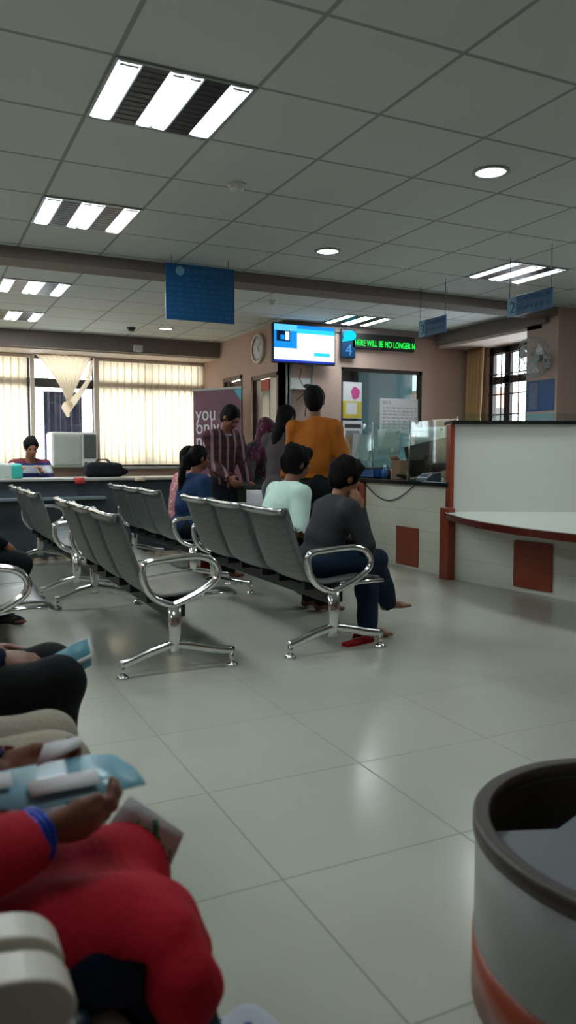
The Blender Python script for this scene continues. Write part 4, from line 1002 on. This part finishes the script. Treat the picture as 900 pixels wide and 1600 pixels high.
# ================================================================== FAR DESK
t = empty('long_desk', (1.9, 8.75, 0), 0, 'long slate grey desk with front partition below the windows', 'desk')
mb = MB(); mb.box((-2.6, -.12, .04), (1.03, -.08, .865), bev=.004); mb.build('front_partition', M['slate'], t)
mb = MB(); mb.box((-2.6, -.18, .86), (1.06, .42, .89), bev=.006); mb.build('desktop', M['sill'], t)
mb = MB(); mb.box((-2.5, -.26, .66), (.0, -.12, .69), bev=.004); mb.build('ledge', M['slatelt'], t)
for x in (-1.6, -.45, .55): mb = MB(); mb.box((x-.03, -.10, 0), (x+.03, .3, .86)); mb.build('support', M['cream'], t)
mb = MB(); mb.box((1.0, -.12, 0), (1.04, .4, .86)); mb.build('side_panel', M['slate'], t)
t = empty('duffel_bag', (1.98, 8.98, .89), 0, 'black cloth bag on the desk under the air conditioner', 'bag')
surf_obj('bag_body', [RBox((1.98, 8.98, .97), np.eye(3), (.21, .1, .08), .05), Ell((2.13, 8.98, .95), np.eye(3), (.13, .09, .055))], cloth('black_cloth', '14161c'), t, .012, noise=.004)
for s_ in (-1, 1): mb = MB(); mb.tube([(-.1, .04*s_, .14), (-.06, .045*s_, .20), (.04, .045*s_, .20), (.09, .04*s_, .14)], .008, 6, flat=((0, 1, 0), .5)); mb.build('bag_handle', M['rubber'], t)
mb = MB(); mb.sheet([[(1.57, 8.60, .895), (1.68, 8.60, .895)], [(1.57, 8.57, .893), (1.68, 8.57, .893)], [(1.58, 8.555, .83), (1.69, 8.555, .83)]], .002); tag(mb.build('red_slip', mat('red_paper', 'b5352f', .7)), 'red paper slip folded over the front edge of the desk', 'paper')
mb = MB(); mb.sheet([[(2.24, 8.62, .895), (2.36, 8.62, .895)], [(2.24, 8.57, .893), (2.36, 8.57, .893)], [(2.23, 8.555, .85), (2.35, 8.555, .85)]], .002); tag(mb.build('cream_slip', mat('cream_paper', 'c9b9a2', .7)), 'cream paper slip folded over the desk edge right of the red one', 'paper')
t = empty('carrier_bag', (.83, 8.6, 0), 0, 'white and teal bag at the far left end of the desk', 'bag')
surf_obj('bag_body', [RBox((.85, 8.8, .95), np.eye(3), (.15, .08, .1), .03)], mat('whitish_cloth', 'b9c4bd', .6), t, .012, noise=.006)
surf_obj('teal_panel', [RBox((1.0, 8.78, .96), np.eye(3), (.05, .085, .08), .03)], mat('teal_cloth', '2fb0a4', .6), t, .012, noise=.005)

# ================================================================== STEEL GANG BENCHES
BL = 1.99
def make_bench():
    t = empty('steel_bench')
    prof = [(-.325, .79), (-.32, .825), (-.30, .835), (-.285, .81), (-.255, .72), (-.215, .6), (-.175, .5), (-.145, .435), (-.10, .40), (-.04, .392), (.06, .40), (.2, .415), (.29, .415), (.335, .395), (.35, .37)]
    cu = [tuple(p) for p in catmull(prof, 3)]
    for i in range(3):
        y0 = .075+i*.62; y1 = y0+.60
        mb = MB(); rows = []
        for j in range(9):
            u_ = j/8; y = y0+(y1-y0)*u_; e = (2*abs(u_-.5))**3; rows.append([(x+.012*e, y, z+.012*e) for x, z in cu])
        mb.sheet(rows, .012); st = mb.build('seat', M['steel'], t)
        mb = MB(); mb.tube([(-.312, y0+.005, .826), (-.312, (y0+y1)/2, .824), (-.312, y1-.005, .826)], .015, 10); mb.build('rolled_rim', M['edge'], st)
        for yb in (y0+.1, y1-.14): mb = MB(); mb.box((-.12, yb, .35), (.12, yb+.04, .395)); mb.build('seat_bracket', M['blacksteel'], st)
    mb = MB(); mb.box((-.06, 0, .295), (.04, BL, .365), bev=.006); mb.build('beam', M['blacksteel'], t)
    for y in (0, BL):
        f = MB(); N_ = (0, 1, 0)
        f.tube([(-.02, y, .10), (-.02, y, .24), (-.02, y, .36)], [.034, .034, .04], 12, flat=(N_, .55))
        arch = [(-.31, y, .075), (-.25, y, .09), (-.15, y, .125), (-.05, y, .15), (.0, y, .15), (.1, y, .13), (.2, y, .105), (.31, y, .085)]
        f.tube([tuple(p) for p in catmull(arch, 3)], .024, 10, flat=(N_, .75)); fr = f.build('leg_frame', M['chrome'], t)
        for x in (-.30, .30):
            f = MB(); f.tube([(x, y, .02), (x, y, .08)], .015, 10); f.lathe([(0, 0), (.034, 0), (.034, .012), (.02, .024), (0, .026)], (x, y, 0), 18); f.build('foot_pad', M['blacksteel'] if 0 else M['chrome'], fr)
        f = MB()
        loop = [(-.03, y, .36), (-.12, y, .40), (-.175, y, .47), (-.19, y, .555), (-.165, y, .592), (-.08, y, .603), (.04, y, .612), (.12, y, .61), (.19, y, .585), (.225, y, .53), (.205, y, .475), (.13, y, .425), (.04, y, .385)]
        f.tube([tuple(p) for p in catmull(loop+[loop[0]], 4)][:-1], .019, 10, flat=(N_, 1.25), closed=True); f.build('armrest', M['chrome'], t)
        f = MB(); f.tube([(.02, y, .385), (.16, y, .405), (.31, y, .405)], .013, 8, flat=(N_, 1.3)); f.build('seat_support', M['chrome'], t)
    return t
bench = make_bench()
BN = [(1.235, 3.88, 0, 'perforated steel bench in the middle with an empty near seat and open chrome armrest'),
      (2.19, 3.88, 0, 'perforated steel bench on which the barefoot boy in dark grey sits'),
      (1.19, 6.35, 0, 'steel bench behind the left one, close to the slate desk'),
      (2.19, 6.38, 0, 'steel bench in the back on which the girl with the ponytail sits'),
      (.26, 3.88, 0, 'steel bench at the left edge of view with a grey seat showing'),
      (.22, 6.35, 0, 'steel bench at the far left back beside the dark clad sitter')]
for i, (x, y, rz, l) in enumerate(BN):
    o = bench if i == 0 else copy_tree(bench); o.location = (x, y, 0); o.rotation_euler = (0, 0, rz); tag(o, l, 'bench', 'perforated steel waiting benches')

# ================================================================== WHITE PLASTIC SEATS OF THE FRONT ROW
def make_chair():
    t = empty('waiting_chair')
    cu = catmull([(-.36, .84), (-.33, .70), (-.28, .52), (-.235, .43), (-.17, .395), (-.05, .385), (.1, .395), (.19, .395), (.235, .375), (.25, .33)], 3)
    rows = []
    for j in range(13):
        u_ = j/12; e = (2*abs(u_-.5))**4; rows.append([(p[0]+(.02*e if p[1] < .5 else .03*e), -.235+.47*u_, p[1]+.018*e) for p in cu])
    mb = MB(); mb.sheet(rows, .022); mb.build('seat_shell', M['plasticw'], t)
    b = empty('tmp', (0, 0, 0))
    o = surf_obj('seat_cushion', [RBox((-.02, 0, .425), np.eye(3), (.20, .2, .026), .024)], M['navycush'], None, .008); o.parent = t
    o = surf_obj('back_cushion', [RBox((-.285, 0, .64), ((.93, 0, .3), (0, 1, 0), (-.3, 0, .93)), (.02, .2, .15), .018)], M['navycush'], None, .008); o.parent = t
    bpy.data.objects.remove(b)
    for y in (-.26, .26):
        up_ = catmull([(-.30, .55), (-.285, .63), (-.24, .665), (-.1, .672), (.04, .668), (.10, .655), (.125, .625), (.125, .60)], 4)
        lo_ = catmull([(.10, .585), (.08, .605), (.0, .622), (-.1, .628), (-.2, .622), (-.235, .60), (-.245, .55)], 4)
        mb = MB(); mb.prism([tuple(p) for p in up_]+[tuple(p) for p in lo_], 1, y-.028, y+.028, smooth=False); ar = mb.build('armrest', M['plasticw'], t)
        bv = ar.modifiers.new('soft', 'BEVEL'); bv.width = .008; bv.segments = 3; bv.limit_method = 'ANGLE'
        mb = MB(); mb.tube([tuple(p) for p in catmull([(.10, y, .61), (.115, y, .57), (.09, y, .52), (.03, y, .46), (-.05, y, .40), (-.08, y, .35)], 4)], .014, 10, flat=((0, 1, 0), 1.5)); mb.build('arm_support', M['plasticw'], t)
    for y in (-.2, .2):
        mb = MB(); mb.tube([(-.08, y, .36), (-.08, y, .06)], .022, 10); mb.tube([(-.3, y, .02), (-.08, y, .07), (.18, y, .02)], .02, 10); mb.build('leg', M['chrome'], t)
    mb = MB(); mb.box((-.11, -.27, .31), (-.05, .27, .36), bev=.006); mb.build('beam', M['blacksteel'], t)
    return t
ch = make_chair()
for i, (y, l) in enumerate(((1.18, 'cream plastic seat with navy cushion under the woman in red'), (.58, 'cream plastic seat nearest the camera, only its armrest showing'), (1.78, 'cream plastic seat under the person in khaki trousers'), (2.38, 'cream plastic seat under the person in black trousers'))):
    o = ch if i == 0 else copy_tree(ch); o.location = (.015, y, 0); o.scale = (1, 1, .91); tag(o, l, 'chair', 'cream plastic seats of the front row')

# ================================================================== ROUND DRUM
DC = (1.36, 1.05)
t = empty('round_planter', (DC[0], DC[1], 0), 0, 'round cream drum with brown rim and red-brown foot band at lower right', 'planter')
mb = MB(); mb.lathe([(.372, .13), (.372, .36), (.345, .36), (.345, .02), (.0, .02)], (0, 0, 0), 64); mb.build('wall', mat('grey_cream_laminate', '8d908d', .35, var=.05), t)
mb = MB(); mb.lathe([(.37, 0), (.375, 0), (.375, .13), (.37, .13)], (0, 0, 0), 64); mb.build('foot_band', M['redbrown'], t)
mb = MB(); mb.lathe([(.342, .355), (.342, .384), (.348, .388), (.372, .388), (.378, .384), (.378, .355), (.37, .35)], (0, 0, 0), 64); mb.build('rim', mat('dark_brown_trim', '3f3633', .45, var=.15, scale=20), t)
mb = MB(); mb.lathe([(.3445, .02), (.3445, .352)], (0, 0, 0), 64); mb.build('lining', mat('brown_lining', '4f473f', .6, var=.15), t)
q = [(-.24, .24), (-.10, .185), (.0, .22), (.3, .12), (.3, -.12), (.05, -.33), (-.2, -.26), (-.33, .02)]
mb = MB(); mb.prism(q, 2, .300, .325); mb.build('inner_board', mat('grey_board', '5f656b', .35, var=.1, scale=5), t)

# ================================================================== PEOPLE
S1, S2 = M['skin'], M['skin2']
# barefoot boy in dark grey sweater
b1 = human('person', 'barefoot boy in dark grey sweater and jeans leaning forward on the steel bench', (2.27, 4.27, .49), 2, dict(skin=S2, top=cloth('charcoal_knit', '3a3b40'), bottom=cloth('dark_denim', '172c42')),
      s=.90, lean=20, slump=.86, hyaw=-10, hpitch=-14, hands=[(2.52, 4.19, .80), (2.56, 4.34, .58)], feet=[(2.84, 4.34, .17), (2.55, 4.12, .07)], knees=[(1, -.3, .7), (1, .15, .7)],
      toes=[(1, -.05, .10), (1, -.15, -.02)], hair='fluffy', res=.009, handdirs=[(-.15, .1, 1), None], belly=.015)
# man in mint shirt
human('person', 'man in pale mint shirt sitting bent forward beside the grey clad boy', (2.25, 5.0, .49), 8, dict(skin=S1, top=cloth('mint_cotton', 'cfeee2'), bottom=cloth('black_trousers', '15161a')),
      s=.97, lean=24, slump=.96, hyaw=-6, hpitch=-4, hair='fluffy', res=.010, sleeve='short', noise=.004, toes=[(1, 0, 0), (1, 0, 0)])
# girl with ponytail
human('person', 'girl with long ponytail in navy blue top sitting on the back bench', (2.22, 6.74, .49), 12, dict(skin=S1, top=cloth('navy_cotton', '20385c'), bottom=cloth('navy_trousers', '10161f')),
      s=.93, lean=12, hyaw=-5, hpitch=-4, hair='ponytail', res=.011)
# woman in pink behind her
human('person', 'woman in pink patterned top on the back bench, mostly hidden behind the girl', (2.36, 7.40, .49), 10, dict(skin=S1, top=spotted('pink_print_cloth', 'a86a6e', 'cfa09d', 30), bottom=cloth('maroon_trousers', '3c1620')),
      s=.93, lean=12, hyaw=-5, hair='long', res=.012)
# child
human('person', 'small child in navy jacket with red collar in front of the plaid shirt man', (2.40, 6.95, .44), 60, dict(skin=S1, top=cloth('navy_jacket', '121829'), bottom=cloth('red_trousers', '7a1c22'), collar=cloth('red_collar', 'b02030')),
      s=.62, lean=4, hyaw=20, hpitch=-14, hair='short', res=.010, pose='stand', feet=[(2.46, 6.90, .05), (2.36, 7.0, .05)])
# plaid shirt man
human('person', 'standing man in maroon plaid shirt in front of the purple banner', (2.76, 7.22, .88), -75, dict(skin=S1, top=plaid('maroon_plaid', '471d27', '2c141c', '9c8285'), bottom=cloth('charcoal_trousers', '22242c'), collar=cloth('plaid_collar', '9c8a8c'), shoe=M['blacksteel']),
      s=.97, pose='stand', lean=4, hpitch=-38, hyaw=10, hands=[(2.72, 6.92, .92), (2.98, 7.0, .86)], shoe=True, res=.011)
# woman in maroon scarf with bag
mw = human('person', 'woman in spotted maroon headscarf standing by the cream door', (3.22, 7.42, .80), -60, dict(skin=S1, top=cloth('grey_green_kurta', '3a423f'), bottom=cloth('black_bottom', '16161a'), scarf=spotted('maroon_scarf', '4f1834', '7d4a63', 22, .35), shoe=M['blacksteel']),
      s=.90, pose='stand', lean=8, hpitch=-15, hyaw=15, hands=[(2.93, 6.93, .80), (3.14, 7.0, .90)], shoe=True, hair='scarf', top='kurta', res=.012)
# olive handbag and paper she holds
t = empty('shoulder_bag', (2.98, 6.98, .60), 0, 'olive green bag carried in front of the woman in the maroon scarf', 'bag')
surf_obj('bag_body', [RBox((2.99, 6.93, .74), ((.9, -.3, 0), (.3, .9, 0), (0, 0, 1)), (.15, .05, .12), .04)], cloth('olive_cloth', '2c3327'), t, .011, noise=.005)
mb = MB(); mb.tube([(-.1, -.04, .24), (-.06, .06, .46), (.05, .14, .62), (.17, .2, .72)], .008, 6); mb.tube([(.13, -.06, .24), (.16, .06, .46), (.22, .14, .62)], .008, 6); mb.build('strap', M['rubber'], t)
t = empty('held_paper', (2.98, 6.84, .62), math.radians(-20), 'white paper held low in the hand of the woman in the headscarf', 'paper')
mb = MB(); mb.sheet([[(-.11, .0+.01*math.sin(j), .19-.02*j*.3), (.11, .02*j*.3, .19-.02*j*.3)] if 0 else [(-.11, -.03*j, .19-.055*j), (0, -.03*j+.008, .19-.055*j), (.12, -.03*j, .18-.055*j)] for j in range(4)], .0015); mb.build('sheet', M['paper'], t)
# grey dress woman with long hair
human('person', 'woman with long black hair in grey-brown dress beside the orange shirt', (3.0, 6.36, .85), 35, dict(skin=S1, top=cloth('grey_brown_cotton', '4d474b'), bottom=cloth('pale_denim', '5d6c78'), shoe=M['blacksteel']),
      s=.93, pose='stand', lean=3, hpitch=-14, hyaw=-15, hair='long', top='kurta', shoe=True, res=.011, hands=[(3.2, 6.2, .95), (3.22, 6.42, .95)])
# orange shirt man
human('person', 'man in bright orange long-sleeved shirt seen from behind', (2.95, 5.62, .90), 50, dict(skin=S1, top=cloth('orange_cotton', 'a8601a', .8, .06), bottom=cloth('black_cotton', '141519'), shoe=M['blacksteel']),
      s=1.0, pose='stand', lean=2, hpitch=-6, hyaw=12, hroll=-3, hands=[(3.20, 5.47, .84), (2.80, 5.88, .84)], shoe=True, res=.009, hem=.96, hair='short', belly=.02, noise=.0085)
# man in jersey behind the desk
human('person', 'man in red, white and blue striped jersey sitting behind the long desk', (1.22, 9.55, .60), -88, dict(skin=S2, top=bands('striped_jersey', [(0, '4a1626'), (.86, '1b2a5e'), (.93, 'b9bcc4'), (1.02, '23306a'), (1.05, '6a1a2c'), (1.10, 'c3c6cc'), (1.15, '191b2a'), (1.19, 'b02333'), (1.22, '20222c')]), bottom=cloth('dark_bottom', '16181d')),
      s=.97, lean=16, hpitch=-22, hyaw=4, hair='short', res=.012, hands=[(1.04, 9.16, .95), (1.32, 9.14, .95)])
t = empty('desk_chair', (1.22, 9.68, 0), 0, 'dark desk chair under the man in the striped jersey', 'chair')
mb = MB(); mb.box((-.24, -.22, .40), (.24, .22, .47), bev=.02); mb.build('seat', M['blacksteel'], t)
mb = MB(); mb.box((-.22, .2, .5), (.22, .25, .98), bev=.02); mb.tube([(0, .23, .5), (0, .22, .42)], .02); mb.build('backrest', M['blacksteel'], t)
mb = MB(); mb.tube([(0, 0, .06), (0, 0, .4)], .025); [mb.tube([(0, 0, .07), (.25*math.cos(a), .25*math.sin(a), .03)], .018) for a in np.linspace(0, 2*PI, 6)[:-1]]; mb.build('pedestal', M['chrome'], t)
# dark clad sitter at the left edge
human('person', 'person in black clothes sitting on the leftmost bench, only lap in view', (.27, 5.5, .50), -2, dict(skin=S1, top=cloth('black_jacket', '101117'), bottom=cloth('black_lap', '0d0f15'), shoe=M['blacksteel']),
      s=.88, lean=2, hair='short', res=.013, shoe=True, feet=[(.50, 5.42, .08), (.46, 5.60, .08)])

for k, (x, y, r_) in enumerate(((2.42, 4.02, .3),)):
    t = empty('slipper', (x, y, 0), r_, 'red slipper on the floor under the barefoot boy', 'slipper')
    o_ = [(-.12, -.03), (-.06, -.038), (.03, -.04), (.1, -.042), (.13, -.01), (.12, .03), (.05, .04), (-.06, .034), (-.12, .028)]
    mb = MB(); mb.prism(o_, 2, 0, .02); mb.build('sole', cloth('red_sole', 'a01c22'), t)
    mb = MB(); mb.sheet([[(.0+.045*j, .045*math.cos(a), .02+.05*math.sin(a)) for j in range(3)] for a in np.linspace(0, PI, 8)], .004); mb.build('strap', cloth('red_strap', '8c1a22'), t)
red = cloth('red_cotton', 'b3142a', .8, .06)
wr_ = human('person', 'woman in red kurta with blue bangles reading papers in the nearest seat', (-.11, 1.18, .43), 0, dict(skin=S1, top=red, bottom=cloth('navy_salwar', '16213a'), shoe=M['navycush']),
      s=.93, lean=-3, hyaw=0, hpitch=-24, hands=[(.15, 1.14, .60), (.12, 1.36, .61)], hair='long', top='kurta', res=.012, cloth_res=.009, hipw=.9, feet=[(.42, 1.10, .065), (.42, 1.25, .065)],
      fine=((.06, 1.04, .52), (.36, 1.46, .72), .0045), handdirs=[(1, .10, -.02), (1, -.16, .02)], palmn=[(0, .8, .6), (0, -.8, .6)], thumbdirs=((.93, .22, .3), (.93, -.2, .25)), hcurl=.75, noise=.0042, cuff=-.005, shoe=True,
      extra_top=(Cap((-.06, 1.113, .418), (.29, 1.107, .430), .102, .079), Cap((-.06, 1.247, .418), (.285, 1.248, .434), .102, .091), Cap((-.05, 1.18, .46), (.28, 1.18, .45), .05, .05),
                 Cap((.30, 1.05, .43), (.34, 1.01, .385), .055, .03), Cap((.31, 1.0, .41), (.315, .985, .36), .035, .022), Cap((.33, 1.12, .43), (.355, 1.12, .38), .05, .04), Cap((.32, 1.25, .43), (.345, 1.25, .38), .05, .04)),
      extra_cuts=((RBox((-.12, 1.18, .322), np.eye(3), (.395, .5, .13), .02), 0),))
def bangle(c, d, r_, label, m_):
    d = nrm(np.array(d, float)); a = nrm(np.cross(d, V(0, 0, 1))); b = np.cross(d, a); mb = MB()
    for o in (-.009, 0, .009):
        mb.tube([np.array(c)+d*o+a*r_*math.cos(t_)+b*r_*.92*math.sin(t_) for t_ in np.linspace(0, 2*PI, 33)[:-1]], .0052, 8, closed=True)
    return mb
blu = mat('blue_glass_bangle', '1c3fae', .15, .4, .2, 60)
w0, w1 = wr_['wr']; e0, e1_ = wr_['el']; rt = np.array(wr_['root'].location)
for w_, e_ in ((w0, e0), (w1, e1_)):
    d_ = nrm(w_-e_); o = bangle(w_-d_*.018-rt, d_, .040, '', blu).build('bangles', blu, wr_['root'])
# her papers
t = empty('pale_blue_folder', (.195, 1.25, .615), 0, 'pale blue folded report held in the hands of the woman in red', 'paper')
P0 = [[(-.15, -.06, .02), (-.04, -.075, .006), (.06, -.075, .010), (.125, -.07, .012)], [(-.13, .0, .012), (-.03, -.01, .016), (.06, -.012, .018), (.12, -.02, .02)], [(-.11, .06, .02), (-.01, .05, .026), (.05, .045, .03), (.095, .03, .03)]]
mb = MB(); mb.sheet(P0, .0015); mb.build('cover', mat('pale_blue_card', '8cc0d2', .25), t)
for (a_, b_, c_, d_) in ((-.05, .055, -.062, -.015), (-.13, -.07, -.02, .03)):
    mb = MB(); mb.sheet([[(x, y, .018+.06*x*.3+.12*(y+.06)*.9+.004) for x in (a_, (a_+b_)/2, b_)] for y in (c_, (c_+d_)/2, d_)], .001); mb.build('inner_page', M['paper'], t)
mb = MB(); mb.sheet([[(-.03, .03, .03), (.04, .045, .045)], [(-.01, .075, .05), (.055, .07, .055)]], .001); mb.build('raised_page', M['paper'], t)
t = empty('printed_sheet', (.24, 1.33, .52), 0, 'white paper printed in green hanging below the blue folder of the woman in red', 'paper')
c4 = [V(0.322, 1.295, 0.560), V(0.396, 1.225, 0.510), V(0.373, 1.229, 0.455), V(0.252, 1.298, 0.480)]
c4 = [c-V(.24, 1.33, .52) for c in c4]
def bl(u_, v_): return c4[0]*(1-u_)*(1-v_)+c4[1]*u_*(1-v_)+c4[2]*u_*v_+c4[3]*(1-u_)*v_
mb = MB(); mb.sheet([[bl(i/4, j/4)+V(0, .004*math.sin(i), 0) for i in range(5)] for j in range(5)], .001); mb.build('sheet', M['paper'], t)
nb = nrm(np.cross(bl(1, 0)-bl(0, 0), bl(0, 1)-bl(0, 0))); nb = nb if nb[1] < 0 else -nb
grn = mat('green_ink', '1d7a4a', .7); mb = MB(); rg = random.Random(5)
def stroke(pts, r_): mb.tube([bl(*p)+nb*.003+V(0, .004*math.sin(p[0]*4), 0) for p in pts], r_, 5, flat=(tuple(nb), .25))
stroke([(.55, .12), (.62, .25), (.66, .4), (.74, .5)], .005)
stroke([(.5+.14*math.cos(a), .55+.2*math.sin(a)) for a in np.linspace(0, 2*PI, 18)], .0015); stroke([(.5+.1*math.cos(a), .55+.14*math.sin(a)) for a in np.linspace(0, 2*PI, 14)], .001)
stroke([(.44, .6), (.5, .45), (.56, .62)], .004); stroke([(.45, .56), (.57, .52)], .003)
stroke([(.2, .5), (.25, .7), (.3, .6), (.28, .85)], .007); stroke([(.36, .25), (.33, .5), (.36, .8)], .002)
for k in range(14):
    a, b = .68+.02*k, .5+rg.uniform(0, .25); a = min(a, .93); stroke([(a, b), (a+rg.uniform(-.02, .03), b+rg.uniform(.08, .18))], .0018)
for k in range(8): a = .1+.1*k; stroke([(a, .9), (a+.03, .86), (a+.06, .92)], .0015)
mb.build('green_print', grn, t)
# khaki trousers
human('person', 'person in khaki trousers seated second in the front row', (-.17, 1.77, .46), 0, dict(skin=S1, top=cloth('beige_shirt', '8d8678'), bottom=cloth('khaki_cotton', 'a39d8c', .9), shoe=M['blacksteel']),
      s=.98, lean=2, hair='short', res=.013, cloth_res=.011, shoe=True, noise=.006, hands=[(-.06, 1.67, .60), (-.06, 1.89, .60)], feet=[(.36, 1.70, .07), (.36, 1.86, .07)])
t = empty('grey_shawl', (.1, 1.43, .45), 0, 'grey lilac cloth lying between the khaki trousers and the woman in red', 'shawl')
surf_obj('cloth_fold', [RBox((.02, 1.57, .42), np.eye(3), (.24, .06, .03), .03), Cap((.23, 1.56, .41), (.26, 1.55, .34), .04, .03)], cloth('lilac_grey', '8a8890'), t, .01, noise=.006)
# black trousers
bp_ = human('person', 'person in black trousers and navy sleeve holding a pale blue card', (-.08, 2.33, .44), 0, dict(skin=S1, top=cloth('navy_sleeve', '111a34'), bottom=cloth('black_denim', '0c0d11'), shoe=M['blacksteel']),
      s=1.02, lean=3, hair='short', res=.013, cloth_res=.011, shoe=True, noise=.003, hands=[(.19, 2.30, .565), (.17, 2.50, .555)], feet=[(.30, 2.26, .07), (.30, 2.42, .07)], fine=((.1, 2.1, .46), (.45, 2.6, .7), .006),
      handdirs=[(1, .02, -.05), (1, -.1, 0)], palmn=[(0, .3, -1), (0, -.3, -1)])
w0 = bp_['wr'][0]; e0 = bp_['el'][0]; rt = np.array(bp_['root'].location)
mb = bangle(w0-nrm(w0-e0)*.03-rt, w0-e0, .034, '', None); mb.build('bracelet', mat('brass', 'a07a4a', .3, .8), bp_['root'])
t = empty('appointment_card', (.40, 2.27, .545), 0, 'pale blue card held by the person in black trousers', 'card')
mb = MB(); mb.sheet([[(-.055, 0, .028), (.0, .004, .052), (.045, 0, .068)], [(-.05, -.015, -.01), (.0, -.012, .008), (.05, -.015, .03)], [(-.04, -.02, -.045), (.01, -.02, -.03), (.052, -.02, -.008)]], .001); mb.build('card', mat('card_blue', '6fb0c4', .4), t)
mb = MB(); mb.sheet([[(-.049, -.0185, -.012), (.052, -.0185, .026)], [(-.047, -.022, -.024), (.053, -.022, .014)]], .001); mb.build('white_band', M['paper'], t)
# floral bag on the floor
t = empty('floral_bag', (.44, 1.24, 0), .2, 'white cloth bag with blue flowers on the floor by the red kurta', 'bag')
surf_obj('bag_body', [RBox((.455, 1.22, .055), np.eye(3), (.11, .07, .065), .04)], spotted('floral_cloth', 'b8bfc9', '4a5f8f', 26, .36), t, .009, noise=.004)
for y in (-.03, .03): mb = MB(); mb.tube([(-.05, y, .1), (-.03, y, .125), (.03, y, .125), (.05, y, .1)], .005, 6); mb.build('bag_handle', M['paper'], t)
